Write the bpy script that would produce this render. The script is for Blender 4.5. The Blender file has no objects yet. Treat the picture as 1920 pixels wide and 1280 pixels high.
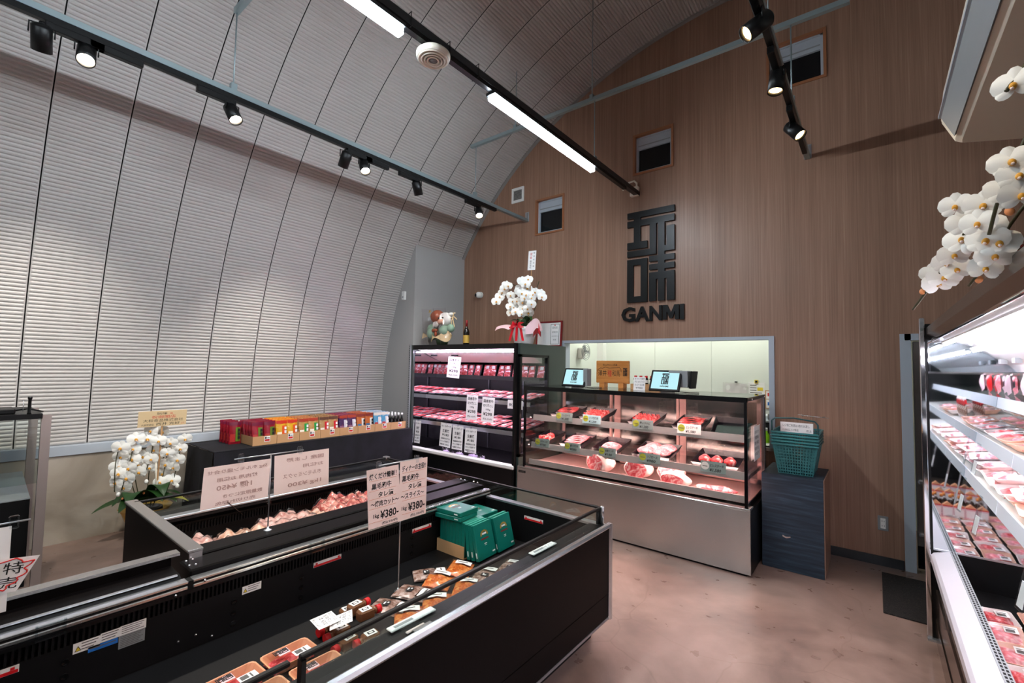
import bpy, math, random
from mathutils import Vector, Matrix, Euler
random.seed(7)
sc = bpy.context.scene
C = sc.collection
PI = math.pi
sin, cos = math.sin, math.cos

# ------------------------------------------------------------------ camera
CAMZ = 1.6
YAW, PITCH, ROLL, FPX = -0.671028, 0.051281, 0.018104, 855.14
fw = Vector((sin(YAW)*cos(PITCH), cos(YAW)*cos(PITCH), sin(PITCH)))
rt = Vector((cos(YAW), -sin(YAW), 0))
up = rt.cross(fw)
rt, up = rt*cos(ROLL)+up*sin(ROLL), up*cos(ROLL)-rt*sin(ROLL)
cam = bpy.data.cameras.new('camera')
camo = bpy.data.objects.new('camera', cam)
C.objects.link(camo)
M = Matrix((rt, up, -fw)).transposed().to_4x4()
M.translation = (0, 0, CAMZ)
camo.matrix_world = M
cam.sensor_width = 36.0
cam.sensor_fit = 'HORIZONTAL'
cam.lens = FPX/1920*36.0
cam.clip_start = 0.02
sc.camera = camo

# ------------------------------------------------------------------ world, exposure
w = bpy.data.worlds.new('world')
sc.world = w
w.use_nodes = True
w.node_tree.nodes['Background'].inputs[0].default_value = (0.55, 0.62, 0.75, 1)
w.node_tree.nodes['Background'].inputs[1].default_value = 0.25
vs = sc.view_settings
vs.view_transform = 'Standard'
try: vs.look = 'None'
except Exception: pass
vs.exposure = 1.0
vs.gamma = 1.0
vs.use_curve_mapping = False
# strengths of the lamps the place has
LAMP_W = 70.0        # linear lamps, emission strength
SPOT_W = 46.0       # track spots, watts
KITCHEN_W = 9.5
CASE_W = 42.0

# ------------------------------------------------------------------ helpers
def lin(c):
    if isinstance(c, str):
        c = c.lstrip('#'); c = [int(c[i:i+2], 16)/255 for i in (0, 2, 4)]
        c = [(x/12.92 if x <= .04045 else ((x+.055)/1.055)**2.4) for x in c]
    return (c[0], c[1], c[2], 1.0)

MATS = {}
def mat(name, col='#808080', rough=.5, metal=0., spec=.5, emit=None, estr=1., trans=0., ior=1.45, alpha=1., coat=0.):
    m = bpy.data.materials.new(name); m.use_nodes = True
    b = m.node_tree.nodes['Principled BSDF']
    b.inputs['Base Color'].default_value = lin(col)
    b.inputs['Roughness'].default_value = rough
    b.inputs['Metallic'].default_value = metal
    b.inputs['Specular IOR Level'].default_value = spec
    b.inputs['IOR'].default_value = ior
    b.inputs['Transmission Weight'].default_value = trans
    b.inputs['Coat Weight'].default_value = coat
    if emit:
        b.inputs['Emission Color'].default_value = lin(emit)
        b.inputs['Emission Strength'].default_value = estr
    MATS[name] = m
    return m
def nd(m, t, **k):
    n = m.node_tree.nodes.new(t)
    for a, v in k.items():
        if a in ('operation', 'blend_type', 'noise_dimensions', 'feature', 'wave_type', 'bands_direction', 'data_type', 'distance', 'voronoi_dimensions', 'interpolation_type'): setattr(n, a, v)
        else: n.inputs[a.replace('_', ' ')].default_value = v
    return n
def ln(m, a, ao, b, bi): m.node_tree.links.new(a.outputs[ao], b.inputs[bi])
def ramp(m, src, so, stops):
    r = m.node_tree.nodes.new('ShaderNodeValToRGB')
    e = r.color_ramp.elements
    while len(e) < len(stops): e.new(.5)
    for i, (p, c) in enumerate(stops): e[i].position = p; e[i].color = lin(c)
    ln(m, src, so, r, 0)
    return r
def noisy(name, stops, scale=(1, 1, 1), nscale=5., detail=4., rough=.5, metal=0., bump=0., bscale=None, coat=0., spec=.5, dist=0., objc=True):
    """principled material whose colour is a noise-driven ramp (object coordinates)"""
    m = mat(name, '#808080', rough, metal, spec, coat=coat)
    b = m.node_tree.nodes['Principled BSDF']
    tc = nd(m, 'ShaderNodeTexCoord'); mp = nd(m, 'ShaderNodeMapping', Scale=scale)
    ln(m, tc, 'Object' if objc else 'Generated', mp, 0)
    n = nd(m, 'ShaderNodeTexNoise', Scale=nscale, Detail=detail, Distortion=dist)
    ln(m, mp, 0, n, 'Vector')
    r = ramp(m, n, 0, stops); ln(m, r, 0, b, 'Base Color')
    if bump:
        bp = nd(m, 'ShaderNodeBump', Strength=bump, Distance=.01); ln(m, n, 0, bp, 'Height'); ln(m, bp, 0, b, 'Normal')
    return m
def glassmat(name, tint='#eef4f2', refl=.9, rough=0.0, boost=0.04):
    """thin clear pane: straight-through transmission plus fresnel reflection"""
    m = bpy.data.materials.new(name); m.use_nodes = True
    nt = m.node_tree; nt.nodes.clear()
    out = nt.nodes.new('ShaderNodeOutputMaterial'); mx = nt.nodes.new('ShaderNodeMixShader')
    t = nt.nodes.new('ShaderNodeBsdfTransparent'); g = nt.nodes.new('ShaderNodeBsdfGlossy')
    t.inputs[0].default_value = lin(tint); g.inputs[0].default_value = (refl, refl, refl, 1); g.inputs['Roughness'].default_value = rough
    # schlick reflectance from the unsigned angle, so both faces of a pane act alike
    ge = nt.nodes.new('ShaderNodeNewGeometry'); dp = nt.nodes.new('ShaderNodeVectorMath'); dp.operation = 'DOT_PRODUCT'
    nt.links.new(ge.outputs['Normal'], dp.inputs[0]); nt.links.new(ge.outputs['Incoming'], dp.inputs[1])
    def mth(op, s0, v1=None, s1=None):
        n = nt.nodes.new('ShaderNodeMath'); n.operation = op
        if isinstance(s0, float): n.inputs[0].default_value = s0
        else: nt.links.new(s0, n.inputs[0])
        if v1 is not None: n.inputs[1].default_value = v1
        if s1 is not None: nt.links.new(s1, n.inputs[1])
        return n.outputs[0]
    c_ = mth('ABSOLUTE', dp.outputs['Value']); o_ = mth('SUBTRACT', 1.0, s1=c_); q_ = mth('POWER', o_, 5.0); q_ = mth('MULTIPLY', q_, .9); q_ = mth('ADD', q_, boost*.6+.015)
    nt.links.new(q_, mx.inputs[0])
    nt.links.new(t.outputs[0], mx.inputs[1]); nt.links.new(g.outputs[0], mx.inputs[2]); nt.links.new(mx.outputs[0], out.inputs[0])
    MATS[name] = m
    return m

def tag(o, label=None, cat=None, group=None, kind=None):
    if label: o['label'] = label
    if cat: o['category'] = cat
    if group: o['group'] = group
    if kind: o['kind'] = kind
    return o
def empty(name, loc=(0, 0, 0), label=None, cat=None, group=None, rz=0., kind=None, rot=None):
    o = bpy.data.objects.new(name, None); C.objects.link(o)
    o.empty_display_size = .1
    o.location = loc
    o.rotation_euler = rot if rot else (0, 0, rz)
    return tag(o, label, cat, group, kind)
def setparent(o, p, world):
    o.parent = p
    if world:
        M_ = Matrix.LocRotScale(p.location, p.rotation_euler, p.scale)
        if p.parent:
            q = p.parent; M_ = Matrix.LocRotScale(q.location, q.rotation_euler, q.scale) @ M_
        o.matrix_local = M_.inverted()

class B:
    """collects shapes; build() links them as one mesh object"""
    def __init__(s): s.v = []; s.f = []; s.m = []; s.sm = []; s.mats = []; s.cur = 0; s.smooth = False
    def use(s, m):
        if m not in s.mats: s.mats.append(m)
        s.cur = s.mats.index(m); return s
    def add(s, vs_, fs, smooth=None):
        o = len(s.v); s.v += [tuple(x) for x in vs_]
        for f in fs: s.f.append([i+o for i in f]); s.m.append(s.cur); s.sm.append(s.smooth if smooth is None else smooth)
        return s
    def box(s, x0, x1, y0, y1, z0, z1, bev=0.):
        if x0 > x1: x0, x1 = x1, x0
        if y0 > y1: y0, y1 = y1, y0
        if z0 > z1: z0, z1 = z1, z0
        if bev <= 0:
            return s.add([(x0, y0, z0), (x1, y0, z0), (x1, y1, z0), (x0, y1, z0), (x0, y0, z1), (x1, y0, z1), (x1, y1, z1), (x0, y1, z1)],
                         [(0, 3, 2, 1), (4, 5, 6, 7), (0, 1, 5, 4), (1, 2, 6, 5), (2, 3, 7, 6), (3, 0, 4, 7)], False)
        b = min(bev, (x1-x0)*.49, (y1-y0)*.49, (z1-z0)*.49)
        V = []; idx = {}
        for i, x in enumerate((x0, x1)):
            for j, y in enumerate((y0, y1)):
                for k, z in enumerate((z0, z1)):
                    sx, sy, sz = 1-2*i, 1-2*j, 1-2*k
                    for a, p in enumerate(((x, y+sy*b, z+sz*b), (x+sx*b, y, z+sz*b), (x+sx*b, y+sy*b, z))):
                        idx[i, j, k, a] = len(V); V.append(p)
        F = []
        for i in (0, 1):
            q = [idx[i, 0, 0, 0], idx[i, 1, 0, 0], idx[i, 1, 1, 0], idx[i, 0, 1, 0]]; F.append(q if i else q[::-1])
            q = [idx[0, i, 0, 1], idx[1, i, 0, 1], idx[1, i, 1, 1], idx[0, i, 1, 1]]; F.append(q[::-1] if i else q)
            q = [idx[0, 0, i, 2], idx[1, 0, i, 2], idx[1, 1, i, 2], idx[0, 1, i, 2]]; F.append(q if i else q[::-1])
        for i in (0, 1):
            for j in (0, 1):
                q = [idx[i, j, 0, 0], idx[i, j, 1, 0], idx[i, j, 1, 1], idx[i, j, 0, 1]]; F.append(q if (i+j) % 2 else q[::-1])
                q = [idx[i, 0, j, 0], idx[i, 1, j, 0], idx[i, 1, j, 2], idx[i, 0, j, 2]]; F.append(q[::-1] if (i+j) % 2 else q)
                q = [idx[0, i, j, 1], idx[1, i, j, 1], idx[1, i, j, 2], idx[0, i, j, 2]]; F.append(q if (i+j) % 2 else q[::-1])
        for i in (0, 1):
            for j in (0, 1):
                for k in (0, 1):
                    q = [idx[i, j, k, 0], idx[i, j, k, 1], idx[i, j, k, 2]]; F.append(q if (i+j+k) % 2 else q[::-1])
        return s.add(V, F, False)
    def tube(s, pts, r, n=8, caps=True):
        pts = [Vector(p) for p in pts]; rr = r if isinstance(r, (list, tuple)) else [r]*len(pts)
        V = []; F = []; prev = None
        for i, p in enumerate(pts):
            d = (pts[min(i+1, len(pts)-1)]-pts[max(i-1, 0)]).normalized()
            if prev is None:
                a = Vector((0, 0, 1)) if abs(d.z) < .9 else Vector((1, 0, 0)); u = d.cross(a).normalized()
            else: u = (prev-d*prev.dot(d)).normalized()
            prev = u; w_ = d.cross(u)
            for k in range(n):
                t = 2*PI*k/n; V.append(p+(u*cos(t)+w_*sin(t))*rr[i])
        for i in range(len(pts)-1):
            for k in range(n):
                a, b = i*n+k, i*n+(k+1) % n; F.append((a, b, b+n, a+n))
        s.add(V, F, n > 5)
        if caps:
            o = len(s.v)-len(V); L = len(pts)
            s.f.append([o+k for k in range(n)][::-1]); s.f.append([o+(L-1)*n+k for k in range(n)])
            s.m += [s.cur]*2; s.sm += [False]*2
        return s
    def cyl(s, p0, p1, r, n=14, r1=None): return s.tube([p0, p1], [r, r if r1 is None else r1], n)
    def lathe(s, prof, c=(0, 0, 0), n=20, smooth=True, sx=1., sy=1., caps=True):
        """prof: [(r, z)]"""
        V = []; F = []
        for r, z in prof:
            for k in range(n):
                t = 2*PI*k/n; V.append((c[0]+r*cos(t)*sx, c[1]+r*sin(t)*sy, c[2]+z))
        for i in range(len(prof)-1):
            for k in range(n):
                a, b = i*n+k, i*n+(k+1) % n; F.append((a, b, b+n, a+n))
        s.add(V, F, smooth)
        o = len(s.v)-len(V)
        if not caps: return s
        if prof[0][0] > 1e-5: s.f.append([o+k for k in range(n)][::-1]); s.m.append(s.cur); s.sm.append(False)
        if prof[-1][0] > 1e-5: s.f.append([o+(len(prof)-1)*n+k for k in range(n)]); s.m.append(s.cur); s.sm.append(False)
        return s
    def prism(s, poly, axis, a, b, smooth=False):
        """poly in the plane of the two other axes, extruded along axis from a to b"""
        def P(u, v, t): return {'x': (t, u, v), 'y': (u, t, v), 'z': (u, v, t)}[axis]
        n = len(poly); V = [P(u, v, a) for u, v in poly]+[P(u, v, b) for u, v in poly]
        ar = sum(poly[i][0]*poly[(i+1) % n][1]-poly[(i+1) % n][0]*poly[i][1] for i in range(n))
        flip = (ar > 0) == (axis == 'y')
        if b < a: flip = not flip
        F = []
        for i in range(n):
            q = (i, (i+1) % n, n+(i+1) % n, n+i); F.append(q if not flip else q[::-1])
        s.add(V, F, smooth)
        e0 = list(range(n))[::-1]; e1 = list(range(n, 2*n))
        return s.add2(V, [e0 if not flip else e0[::-1], e1 if not flip else e1[::-1]])
    def add2(s, V, fs):
        o = len(s.v)-len(V)
        for f in fs: s.f.append([i+o for i in f]); s.m.append(s.cur); s.sm.append(False)
        return s
    def quad(s, a, b, c, d): return s.add([a, b, c, d], [(0, 1, 2, 3)], False)
    def sheet(s, fn, nu, nv, smooth=True):
        """fn(u,v) -> point, u,v in 0..1"""
        V = [fn(i/nu, j/nv) for j in range(nv+1) for i in range(nu+1)]
        F = [(j*(nu+1)+i, j*(nu+1)+i+1, (j+1)*(nu+1)+i+1, (j+1)*(nu+1)+i) for j in range(nv) for i in range(nu)]
        return s.add(V, F, smooth)
    def ball(s, c, r, n=12, m=8, sc_=(1, 1, 1), fn=None):
        V = []; F = []
        for j in range(1, m):
            for i in range(n):
                t = 2*PI*i/n; p = PI*j/m
                d = Vector((sin(p)*cos(t), sin(p)*sin(t), cos(p)))
                k = fn(d) if fn else 1.
                V.append((c[0]+d.x*r*sc_[0]*k, c[1]+d.y*r*sc_[1]*k, c[2]+d.z*r*sc_[2]*k))
        for j in range(m-2):
            for i in range(n):
                a, b = j*n+i, j*n+(i+1) % n; F.append((a, a+n, b+n, b))
        top = len(V); V.append((c[0], c[1], c[2]+r*sc_[2])); bot = len(V); V.append((c[0], c[1], c[2]-r*sc_[2]))
        for i in range(n):
            F.append((top, i, (i+1) % n)); F.append((bot, (m-2)*n+(i+1) % n, (m-2)*n+i))
        return s.add(V, F, True)
    def xf(s, M_, start=0):
        for i in range(start, len(s.v)): s.v[i] = tuple(M_ @ Vector(s.v[i]))
        return s
    def mesh(s, name):
        me = bpy.data.meshes.new(name); me.from_pydata(s.v, [], s.f)
        for m_ in s.mats: me.materials.append(MATS[m_] if isinstance(m_, str) else m_)
        me.polygons.foreach_set('material_index', s.m); me.polygons.foreach_set('use_smooth', s.sm)
        me.update()
        return me
    def build(s, name, parent=None, world=False, label=None, cat=None, group=None, kind=None, loc=None, rz=None, rot=None):
        o = bpy.data.objects.new(name, s.mesh(name)); C.objects.link(o)
        if loc: o.location = loc
        if rz is not None: o.rotation_euler = (0, 0, rz)
        if rot: o.rotation_euler = rot
        if parent: setparent(o, parent, world)
        if parent and name in ('writing', 'black_lettering', 'red_lettering', 'lettering', 'print', 'slots', 'screen_logo', 'badge_lettering'): kind = 'stuff'   # type too small to pick apart
        return tag(o, label, cat, group, kind)

def linkcopy(o, parent=None):
    c = o.copy(); C.objects.link(c)
    if parent: c.parent = parent
    for ch in o.children: linkcopy(ch, c)
    return c
def dup(o, loc, rz=0., label=None, group=None, rot=None, scale=None):
    c = linkcopy(o); c.location = loc; c.rotation_euler = rot if rot else (0, 0, rz)
    if scale: c.scale = scale if isinstance(scale, (tuple, list)) else (scale,)*3
    if label: c['label'] = label
    if group: c['group'] = group
    return c
_tc = {}
def textmesh(body, ext=0., bold=0.):
    """polygons of a line of type, 1 unit em, origin at left baseline: (verts, faces, width)"""
    k = (body, ext, bold)
    if k in _tc: return _tc[k]
    cu = bpy.data.curves.new('type', 'FONT'); cu.body = body; cu.resolution_u = 2; cu.extrude = ext; cu.offset = bold
    o = bpy.data.objects.new('type', cu); C.objects.link(o)
    dg = bpy.context.evaluated_depsgraph_get(); dg.update()
    me = bpy.data.meshes.new_from_object(o.evaluated_get(dg))
    vs_ = [tuple(v.co) for v in me.vertices]; fs = [tuple(p.vertices) for p in me.polygons]
    wd = max([v[0] for v in vs_] or [0])
    bpy.data.objects.remove(o); bpy.data.curves.remove(cu); bpy.data.meshes.remove(me)
    _tc[k] = (vs_, fs, wd)
    return _tc[k]
def puttext(b, body, at, ux, uz, h, width=None, shear=0., bold=0., ext=0., center=False):
    """writes type into builder b: at = left baseline point, ux/uz = writing and up direction, h = em height"""
    vs_, fs, wd = textmesh(body, ext/h if ext else 0., bold)
    if not vs_: return b
    at = Vector(at); ux = Vector(ux).normalized(); uz = Vector(uz).normalized(); n = ux.cross(uz)
    kx = h if width is None else width/max(wd, 1e-4)
    off = -wd*kx/2 if center else 0.
    b.add([at+ux*(v[0]*kx+off+shear*v[1]*h)+uz*(v[1]*h)+n*(v[2]*h) for v in vs_], fs, False)
    return b
# ------------------------------------------------------------------ materials
mat('black', '#0b0b0c', .38, spec=.35); mat('black_gloss', '#0b0b0d', .12); mat('black_matte', '#0a0a0b', .7, spec=.2); mat('near_black', '#0d0c0d', .55, spec=.25)
mat('black_coated', '#0b0808', .36, spec=.1)
mat('alu', '#b9bcc0', .32, .85); mat('alu_bright', '#d6d8da', .22, .9); mat('chrome', '#e6e6e8', .06, 1.); mat('galv', '#9fb0b4', .38, .75)
mat('alu_paint', '#aeb6bf', .45); mat('steel_dark', '#4a4d50', .35, .8)
mat('white', '#e9e8e4', .45); mat('white_gloss', '#efeeea', .15); mat('white_warm', '#e4dccb', .4); mat('paper', '#f2f0ee', .75); mat('paper_pink', '#f3dcd4', .75)
mat('tag_grey', '#7f908e', .6); mat('tag_blue', '#a8cfd6', .6); mat('yellow_green', '#c9d24a', .6)
mat('ink', '#111112', .7); mat('ink_red', '#cc2a24', .7); mat('ink_grey', '#5d5a58', .7); mat('red', '#d3161c', .4); mat('red_dark', '#7d1518', .5); mat('orange_cap', '#e08a3a', .4)
mat('blue', '#1f6fc4', .5); mat('green_bottle', '#8ccf1c', .35); mat('yellow', '#e6c93a', .5)
mat('cream_wall', '#e3e7de', .5); mat('plaster', '#a8a7a5', .7); mat('plaster_dark', '#8f8c88', .7)
mat('teal_box', '#0c6f60', .32); mat('teal_light', '#3f9c86', .35); mat('gold', '#d8b45a', .3, .7); mat('basket', '#2f6e70', .45); mat('basket_dark', '#1d494c', .5)
mat('cardboard', '#c79a6b', .7); mat('foam_tray', '#e8a679', .5); mat('foam_white', '#f0e4de', .5); mat('tray_black', '#17131a', .3); mat('label_white', '#f4f2ef', .5)
mat('foam_pink', '#eebba0', .5)
mat('bottle_brown', '#2c1710', .12); mat('bottle_dark', '#15110f', .1); mat('label_gold', '#caa44b', .45, .3); mat('sauce', '#7a5238', .2)
mat('petal', '#f4f3ec', .5); mat('petal_core', '#d99b2f', .5); mat('leaf', '#20401a', .35); mat('leaf_yellow', '#8d8a2a', .4); mat('stem', '#3d3a1e', .6); mat('bud', '#d98a55', .5); mat('petal_blush', '#f0d9cf', .5)
mat('wrap_pink', '#ecc7cd', .4); mat('ribbon', '#c30f22', .35); mat('pot_dark', '#1a1413', .4)
mat('screen', '#9fd0d6', .3, emit='#bfe3e6', estr=.22); mat('screen_bezel', '#131417', .25)
mat('rubber', '#141314', .9); mat('grey_plastic', '#8b8f90', .5); mat('copper', '#9a5138', .25); mat('sage', '#8fae98', .5); mat('plush_white', '#e9e6e2', .9); mat('tissue', '#d9bf94', .7); mat('peach', '#e4ab92', .5)
mat('pedestal', '#1e2a36', .5)
mat('lamp_white', '#ffffff', .5, emit='#e6f4ff', estr=LAMP_W)
mat('lamp_kitchen', '#ffffff', .5, emit='#f8fff4', estr=KITCHEN_W)
mat('lamp_case', '#ffffff', .5, emit='#f3dcff', estr=CASE_W)
mat('lamp_pink', '#ffffff', .5, emit='#ffc9c4', estr=CASE_W*1.25)
mat('lamp_right', '#ffffff', .5, emit='#f1eeff', estr=CASE_W*.5)
mat('spot_lens', '#ffffff', .3, emit='#ffe9c8', estr=30.)
mat('spot_lens_warm', '#ffffff', .3, emit='#ffcf8a', estr=6.)
mat('mirror', '#d6dbe0', .03, 1.)
mat('window_dark', '#07080b', .12); mat('frame_wood', '#9c6543', .5)
mat('pale_purple', '#c9b6e0', .3)
glassmat('glass', '#f2f7f5'); glassmat('glass_dark', '#b9c0be', boost=.02); glassmat('film', '#f6f3f4', refl=.8, rough=.12, boost=.06); glassmat('acrylic', '#eef2f4', boost=.08)
noisy('concrete', [(.3, '#8d8274'), (.5, '#a59a8b'), (.72, '#bdb3a5')], (1, 1, 1), 1.6, 6, .6, bump=.15, dist=.8)
noisy('black_cloth', [(.35, '#0d0d12'), (.7, '#191820')], (1, 1, 1), 6, 3, .85)
noisy('mat_pile', [(.35, '#0b0a0a'), (.62, '#221e1c'), (.75, '#4a4038')], (1, 1, 1), 160, 2, .95, bump=.6)
noisy('board_wood', [(.3, '#b4702f'), (.55, '#c98744'), (.75, '#d59a58')], (1, 1, 9), 3, 4, .5)
noisy('meat_red', [(.3, '#a81c22'), (.5, '#d8454a'), (.62, '#f0989a'), (.75, '#f7dcd8')], (1, 1, 1), 34, 5, .35, dist=1.6)
noisy('meat_pink', [(.3, '#d95a62'), (.5, '#ef9098'), (.66, '#f8c8c8'), (.8, '#fdeceb')], (1, 1, 1), 26, 5, .35, dist=1.4)
noisy('meat_bright', [(.30, '#c4131c'), (.47, '#e8484d'), (.58, '#fb9c98'), (.7, '#ffe1dc')], (1, 1, 1), 20, 4, .3, dist=1.2)
noisy('meat_loin', [(.3, '#c9323c'), (.48, '#ea6e76'), (.58, '#f7b6b4'), (.7, '#fbe3df')], (1, 1, 1), 16, 5, .35, dist=2.2)
noisy('meat_fat', [(.35, '#f3b5b2'), (.6, '#fbe0da'), (.8, '#fff3ee')], (1, 1, 1), 14, 3, .35, dist=1.)
noisy('meat_frozen', [(.3, '#8f2326'), (.48, '#cf6a5e'), (.6, '#ecb39c'), (.8, '#f8e2d2')], (1, 1, 1), 22, 5, .35, dist=1.5)
noisy('meat_pale', [(.3, '#b9776a'), (.5, '#dcae9e'), (.75, '#f1dacf')], (1, 1, 1), 22, 4, .35, dist=1.2)
noisy('chicken_pale', [(.3, '#c98a66'), (.5, '#e9bd9f'), (.75, '#f8e2d2')], (1, 1, 1), 22, 4, .35, dist=1.2)
noisy('kimchi', [(.3, '#a83a12'), (.5, '#e0762a'), (.7, '#f3b368')], (1, 1, 1), 40, 4, .3, dist=1.5)
noisy('dark_pouch', [(.3, '#6b4636'), (.5, '#a98a7a'), (.7, '#d9cbc2')], (1, 1, 1), 30, 4, .25, dist=1.)
# wood laminate: fine vertical grain
m = mat('wood_wall', '#8a6a55', .42)
b_ = m.node_tree.nodes['Principled BSDF']
tc = nd(m, 'ShaderNodeTexCoord'); mp = nd(m, 'ShaderNodeMapping', Scale=(26, 26, .35)); ln(m, tc, 'Object', mp, 0)
n1 = nd(m, 'ShaderNodeTexNoise', Scale=3.2, Detail=6., Roughness=.62, Distortion=.15); ln(m, mp, 0, n1, 'Vector')
mp2 = nd(m, 'ShaderNodeMapping', Scale=(4.2, 4.2, .05)); ln(m, tc, 'Object', mp2, 0)
n2 = nd(m, 'ShaderNodeTexNoise', Scale=2.4, Detail=3.); ln(m, mp2, 0, n2, 'Vector')
r1 = ramp(m, n1, 0, [(.22, '#876553'), (.45, '#9b7762'), (.6, '#a5806a'), (.82, '#bb9a82')])
r2 = ramp(m, n2, 0, [(.3, '#dedbd8'), (.7, '#ffffff')])
mx = nd(m, 'ShaderNodeMix'); mx.data_type = 'RGBA'; mx.blend_type = 'MULTIPLY'; mx.inputs[0].default_value = .8
ln(m, r1, 0, mx, 6); ln(m, r2, 0, mx, 7); ln(m, mx, 2, b_, 'Base Color')
# corrugated panel steel
m = mat('panel_steel', '#bcb8b4', .42, .14)
# polished concrete floor with cracks
m = mat('floor_concrete', '#9a8578', .3)
b_ = m.node_tree.nodes['Principled BSDF']
tc = nd(m, 'ShaderNodeTexCoord')
n1 = nd(m, 'ShaderNodeTexNoise', Scale=1.1, Detail=7., Roughness=.6, Distortion=.7); ln(m, tc, 'Object', n1, 'Vector')
n2 = nd(m, 'ShaderNodeTexNoise', Scale=9., Detail=5.); ln(m, tc, 'Object', n2, 'Vector')
r1 = ramp(m, n1, 0, [(.3, '#6b5850'), (.48, '#826c62'), (.62, '#947c71'), (.8, '#a89084')])
r2 = ramp(m, n2, 0, [(.3, '#d9d5d2'), (.7, '#ffffff')])
mx = nd(m, 'ShaderNodeMix'); mx.data_type = 'RGBA'; mx.blend_type = 'MULTIPLY'; mx.inputs[0].default_value = .7
ln(m, r1, 0, mx, 6); ln(m, r2, 0, mx, 7)
nw = nd(m, 'ShaderNodeTexNoise', Scale=2.2, Detail=2.); ln(m, tc, 'Object', nw, 'Vector')
va = nd(m, 'ShaderNodeVectorMath'); va.operation = 'MULTIPLY_ADD'; va.inputs[1].default_value = (.3, .3, .3); ln(m, nw, 1, va, 0); ln(m, tc, 'Object', va, 2)
vo = nd(m, 'ShaderNodeTexVoronoi', Scale=.55); vo.feature = 'DISTANCE_TO_EDGE'; ln(m, va, 0, vo, 'Vector')
gate = ramp(m, n1, 0, [(.40, (0, 0, 0)), (.5, (1, 1, 1))])
cr = ramp(m, vo, 0, [(.0, (1, 1, 1)), (.0035, (0, 0, 0))])
mm = nd(m, 'ShaderNodeMath'); mm.operation = 'MULTIPLY'; ln(m, gate, 0, mm, 0); ln(m, cr, 0, mm, 1)
mm2 = nd(m, 'ShaderNodeMath'); mm2.operation = 'MULTIPLY'; mm2.inputs[1].default_value = .32; ln(m, mm, 0, mm2, 0)
mx2 = nd(m, 'ShaderNodeMix'); mx2.data_type = 'RGBA'; ln(m, mm2, 0, mx2, 0); ln(m, mx, 2, mx2, 6); mx2.inputs[7].default_value = lin('#5c463a'); ln(m, mx2, 2, b_, 'Base Color')
rr = ramp(m, n2, 0, [(.3, (.26, .26, .26)), (.7, (.42, .42, .42))]); ln(m, rr, 0, b_, 'Roughness')
# brushed stainless: grain runs horizontally, so highlights smear vertically
m = mat('stainless', '#c8c5c2', .27, .95)
b_ = m.node_tree.nodes['Principled BSDF']
b_.inputs['Anisotropic'].default_value = .85
tv = nd(m, 'ShaderNodeCombineXYZ'); tv.inputs[0].default_value = .04; tv.inputs[1].default_value = .15; tv.inputs[2].default_value = 1.0; ln(m, tv, 0, b_, 'Tangent')
tc = nd(m, 'ShaderNodeTexCoord'); mp = nd(m, 'ShaderNodeMapping', Scale=(2, 2, 160)); ln(m, tc, 'Object', mp, 0)
n1 = nd(m, 'ShaderNodeTexNoise', Scale=3., Detail=3.); ln(m, mp, 0, n1, 'Vector')

# ------------------------------------------------------------------ setting
YB = 4.95                      # face of the timber wall
VX, VZ, VR = -.921, .833, 4.626  # vault axis and radius
FR = -3.2                      # front of the shop, behind the camera
def S(o): o['kind'] = 'structure'; return o
S(B().use('floor_concrete').box(-5.9, 4.0, FR-.2, 6.6, -.12, 0).build('floor'))
def wallgrid(name, mt, xs, zs, holes, y0, y1):
    b = B().use(mt)
    for i in range(len(xs)-1):
        for k in range(len(zs)-1):
            cx, cz = (xs[i]+xs[i+1])/2, (zs[k]+zs[k+1])/2
            if any(h[0] < cx < h[1] and h[2] < cz < h[3] for h in holes): continue
            b.box(xs[i], xs[i+1], y0, y1, zs[k], zs[k+1])
    return S(b.build(name))
OPN = (-3.10, -.762, .86, 1.90); DOR = (.20, 1.16, 0, 1.895)
WIN = [(-3.54, -3.125, 3.365, 3.815), (-2.145, -1.715, 3.845, 4.285), (-.76, -.312, 4.318, 4.75)]
HO = [OPN, DOR]+WIN
xs = sorted(set([-5.75, 3.9]+[v for h in HO for v in h[:2]])); zs = sorted(set([0, 5.7]+[v for h in HO for v in h[2:]]))
wallgrid('wall_back', 'wood_wall', xs, zs, HO, YB, YB+.12)
S(B().use('plaster').box(-5.9, 4.0, FR-.12, FR, 0, 5.7).build('wall_front'))
# low concrete kerb walls with a steel sill, both sides
S(B().use('concrete').box(-5.72, -5.505, FR, YB, 0, .745).build('wall_left'))
S(B().use('concrete').box(3.66, 3.88, FR, YB, 0, .745).build('wall_right'))
t_ = S(empty('trim_1', (-5.55, 0, .745)))
b = B().use('alu_paint')
b.box(-5.66, -5.488, FR, YB, .745, .832, .004).build('sill_channel', t_, True)
S(B().use('alu_paint').box(3.64, 3.82, FR, YB, .745, .832).build('trim_2'))
# vault: corrugated panels 0.45 m wide with dark joints between them
ceil = S(empty('ceiling', (VX, 0, VZ)))
pitch = .0325; nr = int(PI*VR/pitch); seg = 6
b = B().use('panel_steel'); V = []; F = []
cols = [.004, .012, .022, .428, .438, .446]
N = nr*seg
for i in range(N+1):
    t = PI*i/N; ph = (i % seg)/seg
    d = .0048*(cos(2*PI*ph)) + .0016*cos(4*PI*ph)
    for k, cy in enumerate(cols):
        amp = d if k in (2, 3) else (d*.35 if k in (1, 4) else .006)
        r = VR+amp+(0 if k not in (0, 5) else -.004)
        V.append((-r*cos(t), cy, r*sin(t)))
L = len(cols)
for i in range(N):
    for k in range(L-1): F.append((i*L+k, i*L+k+1, (i+1)*L+k+1, (i+1)*L+k))
b.add(V, F, False)
pm = None
y = .43-.45*8
while y < YB-.03:
    if pm is None: o = b.build('panel', ceil); pm = o
    else: o = pm.copy(); C.objects.link(o)
    o.location = (0, y, 0)
    y += .45
b = B().use('near_black')
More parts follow.
